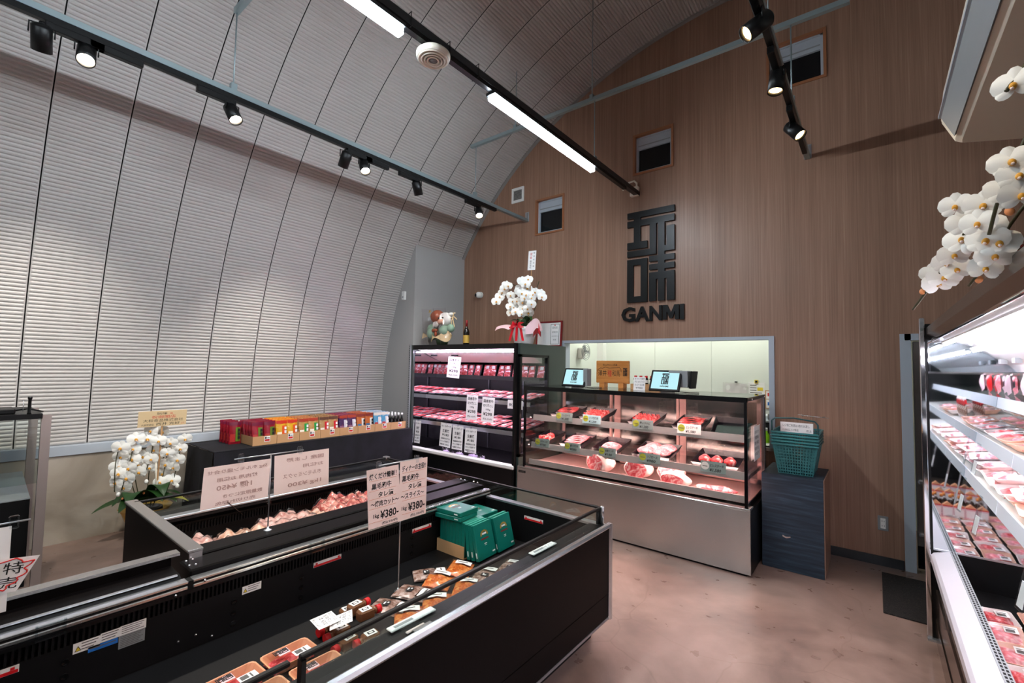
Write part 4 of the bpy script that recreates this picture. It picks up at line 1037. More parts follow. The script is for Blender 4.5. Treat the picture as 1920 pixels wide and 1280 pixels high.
for k, (x, y, r) in enumerate([(-.08, -.05, .2), (.07, -.06, -.2), (-.05, .06, .4), (.09, .05, 0)]): fillet(t, x, y, r, .13, .085, .06, 'meat_pink')
price_tag(-1.61, 4.058, .735, .2, .085, [('リブロース', .55, .3, .5), ('¥980', .12, .36, .42)], 'price tag before the two big pale steaks')
t = black_tray('meat_tray', .38); tag(t, 'lower shelf tray with three red fillet steaks by the right post', 'meat tray', 'black trays in the display case'); t.location = (-1.07, 4.29, .782); t.rotation_euler = (.2, 0, 0)
for k, x in enumerate((-.10, .0, .105)): fillet(t, x, -.07, .5, .085, .05, .06)
price_tag(-1.065, 4.058, .735, .2, .09, [('ヒレステーキ', .55, .3, .55), ('¥1,580', .12, .36, .45)], 'grey price tag with square logo before three fillet steaks', 'tag_grey', 'label_white')
# large cuts on the deck
def loin(x, y, sx_, sy_, sz_, rz, label, cut=True, mt='meat_fat'):
    t = empty('meat_block', (x, y, .552), label, 'meat joint', 'large cuts on the deck', rz)
    b = B().use(mt)
    def f(d): return 1+.07*sin(d.x*4+sx_*30)+.06*sin(d.z*5+2)
    b.ball((0, 0, sz_*.62), 1., 20, 12, (sx_, sy_, sz_*.66), f)
    b.v = [(q[0], max(q[1], -sy_*.55), max(q[2], 0.)) for q in b.v]
    b.build('fat_cap', t)
    if cut:
        c = B().use('meat_loin'); n = 26
        ring = [(sx_*.80*cos(2*PI*k/n)*(1+.08*sin(3*2*PI*k/n)), -sy_*.56-.006, max(.012, sz_*.60+sz_*.53*sin(2*PI*k/n)*(1+.06*cos(4*PI*k/n)))) for k in range(n)]
        ring2 = [(p[0]*.7, p[1]-.006, (p[2]-sz_*.6)*.7+sz_*.6) for p in ring]
        c.add(ring+ring2, [(k, (k+1) % n, n+(k+1) % n, n+k) for k in range(n)]+[list(range(n, 2*n))], True)
        c.build('cut_face', t)
loin(-2.14, 4.14, .135, .14, .17, -.35, 'large marbled joint at the left of the deck')
loin(-1.76, 4.17, .125, .14, .16, .1, 'large marbled joint in the middle of the deck')
loin(-1.50, 4.30, .12, .12, .14, .1, 'marbled joint behind the front cut on the right')
loin(-1.40, 4.13, .13, .1, .10, -.15, 'low marbled cut in front, with fatty edge')
t = empty('meat_block', (-1.06, 4.17, .552), 'long thin red cut lying at the right of the deck', 'meat joint', 'large cuts on the deck', .05)
B().use('meat_loin').ball((0, 0, .026), 1., 18, 10, (.17, .055, .03), lambda d: 1+.12*sin(d.x*6)).build('cut', t)
# ------------------------------------------------------------------ on top of the case
def pos(x, y, rz, label, back):
    t = empty('register_screen', (x, y, 1.374), label, 'register', 'point of sale screens', rz)
    M_ = Matrix.Translation((0, 0, .012)) @ Matrix.Rotation(-.35, 4, 'X')
    def bb(nm, mt, *a, bev=0., par=t): return B().use(mt).box(*a, bev).xf(M_).build(nm, par)
    s = bb('screen_body', 'screen_bezel', -.15, .15, 0, .018, 0, .205, bev=.006)
    bb('display', 'screen', -.128, .128, -.0008, .0, .022, .186, par=s)
    b = B().use('ink'); strokes(LOGO_TOP+LOGO_TOP2+LOGO_BOT, b, -.034, .066, .068, .105, -.0016, -.0008); puttext(b, 'GANMI', (0, -.0016, .04), (1, 0, 0), (0, 0, 1), .02, .085, bold=.02, center=True); b.xf(M_).build('screen_logo', s)
    B().use('grey_plastic').box(-.05, .05, .05, .13, 0, .012).prism([(.06, .0), (.12, .0), (.12, .14), (.08, .17)], 'x', -.03, .03).build('stand', t)
    if back:
        q = B().use('grey_plastic').box(.02, .2, .06, .17, .05, .20, .006); q.build('printer', t)
        B().use('black').box(.205, .222, .06, .17, .07, .225).xf(Matrix.Rotation(.12, 4, 'Y')).build('rear_screen', t)
    else: B().use('grey_plastic').box(.12, .17, .02, .1, .02, .2, .004).build('card_reader', t)
    B().use('black').tube([(.0, .1, .01), (.1, .13, .006), (.2, .1, .006), (.26, .16, .006)], .004, 6).build('cable', t)
pos(-2.49, 4.17, -.10, 'register screen with logo next to the black chiller', False)
pos(-1.51, 4.13, -.12, 'register screen with logo on the right of the wooden board', True)
t = empty('wooden_sign', (-2.19, 4.5, 1.374), 'wooden board sign with brushwork lettering standing on the case', 'wooden sign')
B().use('board_wood').box(-.19, .19, -.014, .014, .05, .29, .006).build('board', t)
for x in (-.11, .11): B().use('board_wood').box(x-.03, x+.03, -.04, .05, 0, .06, .004).build('foot', t)
b = B().use('ink'); puttext(b, '松山市の小売業', (-.11, -.015, .235), (1, 0, 0), (0, 0, 1), .026, .17); puttext(b, '澤井', (-.165, -.015, .13), (1, 0, 0), (0, 0, 1), .07, .1); puttext(b, '和馬', (-.0, -.015, .13), (1, 0, 0), (0, 0, 1), .07, .09)
strokes(LOGO_TOP+LOGO_TOP2+LOGO_BOT, b, .125, .13, .045, .085, -.0155, -.0145); b.build('black_lettering', t)
b = B().use('ink_red'); puttext(b, '種', (-.055, -.015, .125), (1, 0, 0), (0, 0, 1), .075, .05); b.build('red_character', t, label='red character')
b = B().use('ink'); b.tube([(-.175, -.0155, .17), (-.165, -.0155, .195), (-.13, -.0155, .215), (-.12, -.0155, .205), (-.08, -.0155, .222), (-.03, -.0155, .21), (.03, -.0155, .217), (.085, -.0155, .22), (.1, -.0155, .2), (.105, -.0155, .17)], .0022, 5).build('bull_outline', t)
# carton of small sauce bottles behind the note
t = empty('bottle_carton', (-1.83, 4.53, 1.374), 'wooden tray with red-capped bottles between board and screen', 'bottle tray')
B().use('cardboard').box(-.15, .16, -.05, .05, 0, .055).build('tray', t)
for k in range(5):
    o = empty('spice_bottle', (-1.945+k*.057, 4.53, 1.43), ['red-topped spice bottle next to the wooden board', 'red-topped spice bottle left of the white note', 'red-topped spice bottle behind the white note', 'red-topped spice bottle right of the white note', 'red-topped spice bottle nearest the right screen'][k], 'spice bottle', 'spice bottles on the case')
    B().use('bottle_dark').lathe([(.02, 0), (.022, .01), (.022, .05), (.014, .062)], n=12).build('bottle', o); B().use('red').lathe([(.0155, .06), (.0155, .082), (.0, .084)], n=12).build('cap', o); B().use('label_white').lathe([(.0225, .012), (.0225, .042)], n=12, caps=False).build('label', o)
t = empty('note_card', (-1.82, 4.32, 1.374), 'white handwritten note card before the red-capped bottles', 'price card', rot=(-.15, 0, 0))
B().use('paper').box(-.06, .06, 0, .002, 0, .13).use('ink_grey').box(-.02, .02, .002, .03, 0, .004).build('card', t)
b = B().use('ink')
for i, s_ in enumerate(('おうちで焼肉', 'タレ & スパイス', 'えらべる2本', '¥980')): puttext(b, s_, (0, -.0006, .105-i*.03), (1, 0, 0), (0, 0, 1), .022, .1 if i < 3 else .07, center=True)
b.build('writing', t)
t = empty('price_tag', (X1+.006, 4.3, .93), 'clear plastic notice on the glass side of the display case', 'notice', rz=PI/2)
B().use('label_white').box(-.12, .12, -.002, 0, -.08, .2).build('plate', t)
b = B().use('ink')
for i in range(5): puttext(b, ['お知らせ', '冷蔵商品', '要冷蔵', '保存方法', '10℃以下'][i], (-.1, -.0026, .14-i*.045), (1, 0, 0), (0, 0, 1), .03, .16)
b.build('writing', t)
# ------------------------------------------------------------------ open multideck chiller at the back
MX0, MX1, MY, MYB, MZ = -4.86, -3.075, 3.985, 4.93, 1.842
mat('chiller_side', '#3a4440', .35)
mc = empty('open_chiller', ((MX0+MX1)/2, 4.45, 0), 'tall black open chiller of packed meat in the corner', 'chiller')
def mx_(nm, mt, *a, bev=0.): return B().use(mt).box(*a, bev).build(nm, mc, True)
mx_('plinth', 'black_matte', MX0, MX1, MY+.06, MYB, 0, .08)
mx_('base_front', 'black', MX0, MX1, MY-.03, MY-.01, .08, .46)
mx_('base', 'near_black', MX0, MX1, MY-.01, MYB, .08, .42)
mx_('front_lip', 'white_gloss', MX0, MX1, MY-.05, MY+.02, .46, .51, bev=.012)
mx_('deck', 'near_black', MX0+.02, MX1-.02, MY+.02, MYB-.1, .42, .445)
mx_('back_wall', 'near_black', MX0, MX1, MYB-.1, MYB, .42, MZ-.04)
mx_('top', 'near_black', MX0, MX1, MY+.02, MYB, MZ-.03, MZ)
mx_('fascia', 'black', MX0, MX1, MY, MY+.02, MZ-.062, MZ)
b = B().use('white_gloss').prism([(MY+.02, MZ-.04), (4.48, MZ-.03), (4.48, 1.625), (MY+.07, MZ-.06), (MY+.07, MZ-.05)], 'x', MX0+.02, MX1-.02); b.build('canopy_underside', mc, True)
mx_('canopy_lamp', 'lamp_case', MX0+.03, MX1-.05, MY+.03, MY+.042, MZ-.098, MZ-.09)
for x in (-4.75, -4.35): mx_('temperature_display', 'near_black', x, x+.12, 4.2, 4.21, 1.70, 1.72)
# sides: left plain, right with a window
mx_('side_wall', 'chiller_side', MX0-.03, MX0, MY, MYB, .08, MZ)
mx_('side_mirror', 'mirror', MX0, MX0+.004, MY+.03, MYB-.1, .53, 1.74)
mx_('side_liner', 'near_black', MX0, MX0+.004, MY+.02, MYB-.1, .42, .53)
def side(*a): return mx_('side_wall', 'chiller_side', *a)
mx_('side_wall', 'chiller_side', MX1, MX1+.03, 4.55, MYB, .08, MZ); mx_('side_wall', 'chiller_side', MX1, MX1+.03, MY, 4.55, 1.72, MZ); mx_('side_wall', 'chiller_side', MX1, MX1+.03, MY, 4.55, .08, .6)
b = B().use('black'); b.box(MX1-.004, MX1+.036, MY, MY+.03, .6, 1.72).box(MX1-.004, MX1+.036, 4.52, 4.55, .6, 1.72).box(MX1-.004, MX1+.036, MY, 4.55, 1.69, 1.72).box(MX1-.004, MX1+.036, MY, 4.55, .6, .63); b.build('side_window_frame', mc, True)
mx_('side_window', 'glass', MX1+.012, MX1+.018, MY+.03, 4.52, .63, 1.69)
mx_('door_post', 'near_black', MX1-.03, MX1, MY-.04, MY+.01, .08, MZ)
for x in (-4.22, -3.62): mx_('shelf_upright', 'steel_dark', x-.008, x+.008, MYB-.12, MYB-.1, .45, 1.62)
SH = [(1.445, 4.42), (1.165, 4.24), (.83, 4.14)]
for z, yl in SH:
    mx_('shelf', 'near_black', MX0+.005, MX1-.004, yl, MYB-.12, z-.022, z-.006)
    mx_('shelf_rail', 'alu' if z < 1.4 else 'steel_dark', MX0+.005, MX1-.004, yl-.012, yl, z-.04, z+.008)
    mx_('shelf_lamp', 'lamp_case', MX0+.04, MX1-.06, yl+.02, yl+.03, z-.034, z-.024)
# slotted upright on the pier side
up_ = empty('slotted_post', (MX0-.045, MY-.01, 0), 'slotted grey steel post between pier and black chiller', 'steel post')
B().use('grey_plastic').box(-.013, .013, -.012, .012, 0, 1.85).build('post', up_)
b = B().use('near_black')
for k in range(60): b.box(-.005, .005, -.0128, -.012, .05+k*.03, .064+k*.03)
b.build('slots', up_, kind='stuff')
# packs
def small_pack(W_, D_, H_, mt, name='meat_pack'):
    t = empty(name); b = B().use('tray_black').box(-W_/2, W_/2, -D_/2, D_/2, 0, H_, .006); b.build('tray', t)
    b = B().use(mt); b.sheet(lambda u, v: ((u-.5)*W_*.86, (v-.5)*D_*.86, H_+.004+.008*(sin(PI*u)*sin(PI*v)+.001)**.5), 5, 5); b.build('meat', t)
    B().use('label_white').box(-W_*.16, W_*.2, -D_*.34, -D_*.02, H_+.0135, H_+.0145).build('price_label', t)
    return t
ordn = ['first', 'second', 'third', 'fourth', 'fifth', 'sixth', 'seventh', 'eighth', 'ninth', 'tenth', 'eleventh', 'twelfth', 'thirteenth', 'fourteenth', 'fifteenth']
# top shelf: upright packs
vp = None
xs_ = [-4.80, -4.70, -4.55, -4.43, -4.33, -4.21, -4.02, -3.93, -3.80, -3.67, -3.54, -3.42, -3.29, -3.16]
for i, x in enumerate(xs_):
    lb = 'upright red meat pack on the top shelf of the black chiller, %s from the left' % ordn[i]
    if vp is None:
        vp = empty('upright_meat_pack', (x, 4.53, 1.442), lb, 'meat pack', 'upright packs on the top chiller shelf', rot=(-.28, 0, 0))
        b = B().use('tray_black').box(-.058, .058, .0, .02, 0, .165, .005); b.build('tray', vp)
        B().use('meat_red').sheet(lambda u, v: ((u-.5)*.1, -.004-.012*(sin(PI*u)*sin(PI*v)+.001)**.4, .01+v*.145), 6, 6).build('meat', vp)
        B().use('film').sheet(lambda u, v: ((u-.5)*.112, -.010-.010*(sin(PI*u)*sin(PI*v)+.001)**.4, .004+v*.157), 5, 5).build('film', vp)
        B().use('label_white').box(-.005, .045, -.0235, -.0225, .10, .14).build('price_label', vp)
    else: dup(vp, (x, 4.53+.01*(i % 3), 1.442), label=lb, rot=(-.28+.04*(i % 2), .05*((i % 3)-1), .08*((i % 4)-1.5)))
p2 = small_pack(.135, .19, .03, 'meat_bright'); p2['category'] = 'meat pack'; p2['group'] = 'packs on the middle chiller shelves'
first = True
def shelfpacks(z, y0, rows, cols, dxs, dy, tilt, nm, skip=()):
    global first
    rn = random.Random(int(z*100))
    for r in range(rows):
        for c_ in range(cols):
            if (r, c_) in skip: continue
            x = MX0+.09+c_*dxs+(.02 if c_ > 3 else 0)+(.025 if c_ > 8 else 0); y = y0+r*dy
            lb = 'red meat pack on %s, %s row, %s from left' % (nm, ['front', 'middle', 'back'][r] if rows == 3 else ['front', 'back'][r], ordn[c_])
            rot = (tilt+rn.uniform(-.04, .04), rn.uniform(-.04, .04), rn.uniform(-.05, .05)); loc = (x, y, z+.018+r*dy*math.tan(abs(tilt))+rn.uniform(0, .008))
            if first: p2.location = loc; p2.rotation_euler = rot; p2['label'] = lb; first = False
            else: dup(p2, loc, label=lb, rot=rot)
shelfpacks(1.165, 4.34, 2, 12, .143, .2, .14, 'chiller shelf under upright packs', ((1, 4), (1, 9)))
shelfpacks(.83, 4.24, 3, 12, .143, .195, .1, 'lowest chiller shelf', ((2, 5), (2, 8)))
# handwritten cards hanging in the chiller
def mcard(x, y, z0, z1, w_, lines, label, tilt=0.):
    t = empty('hanging_card', (x, y, z1), label, 'price card', 'cards hanging in the chiller', rot=(-.06, tilt, 0))
    h_ = z1-z0; B().use('paper').box(-w_/2, w_/2, 0, .0015, -h_, 0).build('card', t)
    b = B().use('ink')
    for s_, fz, fh, fw in lines: puttext(b, s_, (0, -.0006, -h_*(1-fz)), (1, 0, 0), (0, 0, 1), fh*h_, fw*w_, center=True, bold=.018)
    b.build('writing', t)
    B().use('acrylic').box(-.012, .012, -.004, .004, -.012, .018).build('clip', t)
ML = [('国産若牛', .8, .13, .8), ('切り落とし', .62, .12, .8), ('100g', .48, .09, .4), ('¥298', .27, .17, .7), ('税込 321円', .1, .08, .7)]
ML2 = [('さくらポーク', .84, .09, .85), ('生姜焼', .62, .14, .6), ('¥180', .46, .13, .6), ('国産豚肉を使用', .32, .07, .8), ('おいしさ自慢です', .2, .07, .85), ('数量限定 お早めに', .07, .07, .85)]
mcard(-4.24, 4.16, 1.42, 1.69, .23, ML, 'white card over the upright packs in the black chiller', .06)
mcard(-3.95, 4.20, .91, 1.215, .19, ML, 'white card over the lowest shelf, left of the middle pair')
mcard(-3.68, 4.20, .90, 1.20, .20, ML, 'white card over the lowest shelf, right of the middle pair', .02)
mcard(-4.27, 4.07, .55, .845, .20, ML2, 'white card low in the black chiller, left of three', .03)
mcard(-4.05, 4.06, .545, .835, .18, ML2, 'white card low in the black chiller, middle of three')
mcard(-3.83, 4.06, .535, .825, .19, ML2, 'white card low in the black chiller, right of three', -.02)
mcard(-4.79, 4.05, .54, .835, .11, ML2, 'narrow white card at the left end of the black chiller')
mcard(-3.27, 4.20, 1.09, 1.19, .22, [('特価 ¥1,300', .3, .4, .8)], 'wide low card on the chiller rail at the right')
# crumpled clear bags on the deck
for i, (x, y, s_) in enumerate([(-3.78, 4.05, .1), (-4.02, 4.06, .08), (-4.28, 4.08, .07), (-3.6, 4.02, .07)]):
    t = empty('plastic_bag', (x, y, .47), ['crumpled clear bag beside the low cards', 'crumpled clear bag under the middle low card', 'small crumpled clear bag under the left low card', 'small flat clear bag at the right of the chiller deck'][i], 'plastic bag', 'clear bags on the chiller lip')
    rn = random.Random(i); P_ = [rn.random()*6 for _ in range(5)]
    B().use('film').ball((0, 0, s_*.35), s_, 14, 9, (1., .8, .6), lambda d, P_=P_: 1+.25*sin(d.x*7+P_[0])*sin(d.y*8+P_[1])+.2*sin(d.z*9+P_[2])).use('pale_purple').ball((0, 0, s_*.25), s_*.6, 10, 7, (1., .7, .5), lambda d, P_=P_: 1+.3*sin(d.x*9+P_[3])).build('bag', t)
# ------------------------------------------------------------------ long open meat case on the right
RY0, RY1, RX = .12, 3.83, .25
mat('steel_mirror', '#7a6a60', .12, .9); mat('rail_white', '#e6e3ea', .3, .35); mat('lip_white', '#dfe6ee', .3); mat('fascia_wall_reflect', '#4a3f39', .2, .3)  # black fascia coloured brown to hold the reflected timber wall
rc_ = empty('open_meat_case', (.75, (RY0+RY1)/2, 0), 'long lit open meat case along the right edge of the picture', 'chiller')
def rx(nm, mt, *a, bev=0.): return B().use(mt).box(*a, bev).build(nm, rc_, True)
def rp(nm, mt, poly, y0=RY0, y1=RY1-.03): return B().use(mt).prism(poly, 'y', y0, y1).build(nm, rc_, True)
rx('plinth', 'near_black', .33, 1.2, RY0+.03, RY1-.03, 0, .10)
rx('kick_plate', 'steel_mirror', .262, .33, RY0, RY1-.03, .0, .13)
rx('kick_seam', 'black_matte', .27, .33, RY0, RY1-.03, .13, .15)
rx('front_panel', 'steel_mirror', .266, .285, RY0, RY1-.03, .15, .30); rx('front_panel_upper', 'black_gloss', .272, .29, RY0, RY1-.03, .30, .46)
rx('tub', 'near_black', .285, 1.2, RY0, RY1-.03, .10, .33)
rp('bumper', 'rail_white', [(.25, .455), (.285, .45), (.34, .50), (.345, .535), (.335, .54), (.262, .515), (.25, .50)])
rp('inner_front_wall', 'near_black', [(.285, .33), (.36, .33), (.36, .52), (.345, .52), (.285, .45)])
b = B().use('grey_plastic').box(.333, .362, RY0, RY1-.03, .523, .543); b.build('air_grille', rc_, True)
b = B().use('black_matte'); n = int((RY1-RY0)/.026)
for k in range(n):
    for r in (0, 1): b.box(.3385+r*.0115, .346+r*.0115, RY0+.01+k*.026, RY0+.026+k*.026, .543, .5436)
b.build('grille_holes', rc_, True, kind='stuff')
rx('deck', 'near_black', .36, 1.0, RY0, RY1-.03, .33, .352)
rx('back_wall', 'white_gloss', 1.0, 1.05, RY0, RY1-.03, .33, 1.80)
rx('back_panel', 'near_black', 1.05, 1.2, RY0, RY1, 0.1, 1.875)
rx('top', 'black', .275, 1.2, RY0, RY1, 1.835, 1.875)
rx('fascia', 'fascia_wall_reflect', .258, .276, RY0, RY1-.03, 1.832, 1.876)
rp('fascia_slope', 'steel_mirror', [(.258, 1.832), (.276, 1.832), (.292, 1.80), (.28, 1.797)])
b = B().use('chrome').tube([(.284, RY0, 1.795), (.284, RY1-.03, 1.795)], .007, 10); b.build('canopy_edge', rc_, True)
b = B().use('white_gloss').prism([(.30, 1.83), (.292, 1.80), (.35, 1.79), (.46, 1.755), (.60, 1.65), (.63, 1.61), (1.0, 1.61), (1.0, 1.83)], 'y', RY0, RY1-.03); b.build('canopy_underside', rc_, True)
for x, z in ((.33, 1.768), (.45, 1.73)):
    rx('lamp_holder', 'white', x-.014, x+.014, RY0+.1, RY1-.12, z+.006, z+.016)
    B().use('lamp_right').tube([(x, RY0+.12, z-.002), (x, RY1-.14, z-.002)], .008, 8).build('tube_lamp', rc_, True)
for yy in (3.62, 3.3): rx('display_unit', 'grey_plastic', .545, .57, yy, yy+.07, 1.655, 1.68)
# mirrored end panel with chrome front edge
rx('end_panel', 'black', .25, 1.2, RY1-.025, RY1, .0, 1.90)
rx('end_mirror', 'mirror', .262, 1.0, RY1-.031, RY1-.025, .54, 1.80)
rx('end_lower_panel', 'near_black', .285, 1.0, RY1-.034, RY1-.025, .352, .535); rx('end_lower_trim', 'alu', .262, 1.0, RY1-.036, RY1-.025, .533, .542)
rx('end_edge', 'chrome', .224, .25, RY1-.035, RY1+.005, .0, 1.937, bev=.004)
rx('end_foot', 'alu', .224, .27, RY1-.06, RY1+.005, 0, .012)
rx('end_visor', 'acrylic', .27, .98, RY1-.06, RY1-.052, 1.605, 1.78); rx('end_visor_trim', 'chrome', .258, .98, RY1-.064, RY1-.048, 1.592, 1.606)
rx('near_end_panel', 'black', .25, 1.2, RY0-.03, RY0, 0, 1.90)
# shelves
RS = [(1.035, .417), (1.245, .47), (1.455, .56)]
for z, xl in RS:
    b = B().use('glass' if z > 1.4 else 'white_gloss').prism([(xl+.004, z-.014), (1.0, z+.045), (1.0, z+.055), (xl+.004, z-.004)], 'y', RY0+.01, RY1-.04); b.build('shelf', rc_, True)
    for q in range(4):
        ya = RY0+.02+q*.92; b = B().use('lip_white').prism([(xl-.014, z-.048), (xl-.004, z-.05), (xl+.006, z+.006), (xl-.006, z+.012)], 'y', ya, min(ya+.912, RY1-.037)); b.build('shelf_lip', rc_, True)
    for yy in (RY0+.05, 1.05, 2.0, 2.95, RY1-.06): rx('shelf_bracket', 'white', xl+.05, 1.0, yy-.004, yy+.004, z-.03, z-.005)
    if z < 1.4: B().use('lamp_right').tube([(xl+.06, RY0+.06, z-.03), (xl+.06, RY1-.12, z-.03)], .005, 6).build('shelf_lamp', rc_, True)
# hanging clear label strips
for i, (x, y, z, l) in enumerate([(.405, 3.70, 1.0, 'clear label strip hanging from the lower shelf by the mirror'), (.455, 3.62, 1.21, 'clear label strip hanging from the upper shelf by the mirror'), (.405, 3.2, 1.0, 'clear label strip hanging from the lower shelf nearer the viewer'), (.405, 2.3, 1.0, 'clear label strip on the lower shelf beyond the right edge')]):
    t = empty('label_strip', (x, y, z), l, 'label strip', 'hanging label strips', rot=(.12, .15, .3))
    B().use('acrylic').box(-.004, .0, -.02, .02, -.2, 0).build('strip', t); B().use('white_gloss').box(-.003, -.001, -.015, .015, -.19, -.1).build('insert', t)
# packs
fp = foam_tray('tray_pack', .2, .145, .03, 'foam_pink', 'meat_pink', .9, True, False); fp['category'] = 'meat pack'
fw_ = foam_tray('tray_pack', .2, .15, .028, 'foam_white', 'meat_red', .9, True, False); fw_['category'] = 'meat pack'
fs_ = foam_tray('tray_pack', .23, .13, .024, 'foam_white', 'meat_pink', 1.1, False, False); fs_['category'] = 'meat pack'
used = set()
def rpack(src, loc, rot, lab, grp):
    if src.name not in used: used.add(src.name); src.location = loc; src.rotation_euler = rot; src['label'] = lab; src['group'] = grp
    else: dup(src, loc, label=lab, group=grp, rot=rot)
rn = random.Random(11)
colw = ['front', 'middle', 'rear']
for r in range(7):
    for c_ in range(3):
        y = 3.38-r*.205; x = .455+c_*.165
        if r == 0 and c_ == 0: y -= .02
        rpack(fp if (r+c_) % 3 else fw_, (x, y, .356+c_*.01), (rn.uniform(-.03, .03), -.08+rn.uniform(-.03, .03), rn.uniform(-.07, .07)), 'meat tray on the deck of the right case, %s column, %s from the mirror' % (colw[c_], ordn[r]), 'trays on the right case deck')
for s_, (z, xl) in enumerate(RS[:2]):
    for r in range(12):
        for c_ in range(3):
            y = 3.66-r*.2; x = xl+.09+c_*.155
            if s_ == 1 and 2 <= 12-r and r in (4, 5, 6) and c_ < 2: continue
            rpack((fs_, fw_, fp)[(r//2+c_+s_) % 3], (x, y, z+.004+(x-xl)*.085+rn.uniform(0, .012)), (rn.uniform(-.06, .06), -.16+rn.uniform(-.05, .05), rn.uniform(-.1, .1)), 'meat tray on the %s shelf of the right case, %s column, %s from mirror' % (['lower', 'upper'][s_], colw[c_], ordn[r]), 'trays on the right case shelves')
            if s_ == 0 and r % 2 == 0 and c_ < 2:
                rpack(fs_, (x+.01, y-.02, z+.036+(x-xl)*.085), (rn.uniform(-.06, .06), -.16, rn.uniform(-.15, .15)), 'stacked meat tray on the lower shelf of the right case, %s column, %s pair' % (colw[c_], ordn[r//2]), 'trays on the right case shelves')
# bottles and cartons mirrored in the end panel
bt = empty('sauce_bottle', (0, 0, 0), 'x', 'sauce bottle', 'brown sauce bottles in the right case')
B().use('bottle_brown').lathe([(.024, 0), (.026, .006), (.026, .09), (.022, .108), (.011, .125), (.0105, .145)], n=14).build('bottle', bt)
B().use('orange_cap').lathe([(.0125, .143), (.0125, .165), (0, .167)], n=12).build('cap', bt); B().use('label_white').lathe([(.0265, .02), (.0265, .075)], n=14, caps=False).build('label', bt); B().use('white').lathe([(.0125, .122), (.0122, .138)], n=12, caps=False).build('neck_band', bt)
for i in range(12):
    c_, r = i % 6, i//6; loc = (.395+c_*.058+r*.02, 1.93-r*.065, .352); lb = 'brown sauce bottle with orange cap, %s row, %s from the aisle' % (['first', 'second'][r], ordn[c_])
    if i == 0: bt.location = loc; bt['label'] = lb
    else: dup(bt, loc, label=lb)
cn = empty('drink_carton', (0, 0, 0), 'x', 'carton', 'small cartons in the right case')
b = B().use('wrap_pink').box(-.033, .033, -.02, .02, 0, .12).use('foam_tray').prism([(-.033, .12), (.033, .12), (.0, .15)], 'y', -.02, .02); b.build('carton', cn); B().use('label_white').box(-.028, .028, .02, .0208, .015, .1).use('ink').box(.005, .02, .0208, .0214, .02, .035).build('label', cn); B().use('red').box(-.033, .033, -.0205, .0205, .112, .121).build('band', cn)
k = 0
for y, nn, nm in ((2.16, 5, 'next to the bottles'), (1.55, 6, 'behind the bottles'), (1.22, 6, 'furthest from the mirror')):
    for i in range(nn):
        loc = (.40+i*.071, y, .352); lb = 'pink carton %s, %s from the aisle' % (nm, ordn[i])
        if k == 0: cn.location = loc; cn['label'] = lb
        else: dup(cn, loc, label=lb)
        k += 1
# hanging snack bags with red headers (upper shelf) and pink bags (top shelf)
sk = empty('skewer_bag', (0, 0, 0), 'x', 'snack bag', 'bags with red headers')
B().use('dark_pouch').sheet(lambda u, v: ((u-.5)*.075, -.012*sin(PI*u)*sin(PI*v), .005+v*.1), 6, 6).sheet(lambda u, v: ((.5-u)*.075, .012*sin(PI*u)*sin(PI*v), .005+v*.1), 6, 6).build('contents', sk)
B().use('red').box(-.04, .04, -.006, .006, .105, .135).build('header', sk); B().use('label_white').box(-.03, .03, -.005, .005, .135, .155).build('tag', sk)
for i in range(10):
    loc = (.525+(i//5)*.09, 2.86-(i % 5)*.085, 1.262+(i//5)*.008); lb = 'bag with red header on the upper right shelf, %s row, %s bag' % (['front', 'rear'][i//5], ordn[i % 5])
    if i == 0: sk.location = loc; sk.rotation_euler = (0, -.25, PI/2); sk['label'] = lb
    else: dup(sk, loc, label=lb, rot=(0, -.25, PI/2))
for i in range(8):
    t = empty('pink_bag', (.63+(i % 2)*.05, 3.62-i*.14, 1.478), 'pale pink packet on the top shelf of the right case, %s from the mirror' % ordn[i], 'snack bag', 'packets on the top right shelf', rot=(0, -.2, PI/2))
    m_ = 'red' if i in (4, 5) else ('meat_pink' if i % 3 else 'wrap_pink')
    B().use(m_).sheet(lambda u, v: ((u-.5)*.11, -.018*sin(PI*u)*sin(PI*v), v*.12), 6, 6).sheet(lambda u, v: ((.5-u)*.11, .018*sin(PI*u)*sin(PI*v), v*.12), 6, 6).build('packet', t)
    B().use('label_white').box(-.03, .03, -.021, -.0195, .04, .075).build('label', t)
# ------------------------------------------------------------------ orchids
fl = B().use('petal')
def petal(b, ang, L_, W_, curl=.12, z0=0.):
    c_, s_ = cos(ang), sin(ang)
    def f(u, v):
        w_ = W_*math.sqrt(max(.02, sin(PI*(.06+.90*v)**1.15)))
        x = (u-.5)*w_; y = v*L_
        return (x*c_+y*s_, -(z0+curl*L_*v*v*.6-.25*abs(u-.5)*w_), -x*s_+y*c_)
    b.sheet(f, 4, 6)
for a in (0, 2.2, -2.2): petal(fl, a, .046, .036, -.1, .0)
for a in (1.3, -1.3): petal(fl, a, .05, .06, -.12, .003)
fl.use('petal_core').ball((0, -.006, -.006), .009, 8, 6, (1, 1, 1.2)); fl.use('petal_blush').ball((0, -.011, -.012), .005, 6, 5)
FM = fl.mesh('flower')
bm = B().use('petal'); bm.ball((0, 0, 0), .016, 8, 6, (1, 1, 1.3)); BM = bm.mesh('bud'); bm = B().use('bud'); bm.ball((0, 0, 0), .009, 8, 6, (1, 1, 1.2)); BM2 = bm.mesh('bud')
def flower(par, p, yaw, pitch=0., s_=1., me=None, name='flower'):
    o = bpy.data.objects.new(name, me or FM); C.objects.link(o); o.parent = par
    o.location = Vector(p)-Vector(par.location); o.rotation_euler = (pitch, random.uniform(-.25, .25), yaw); o.scale = (s_,)*3
    return o
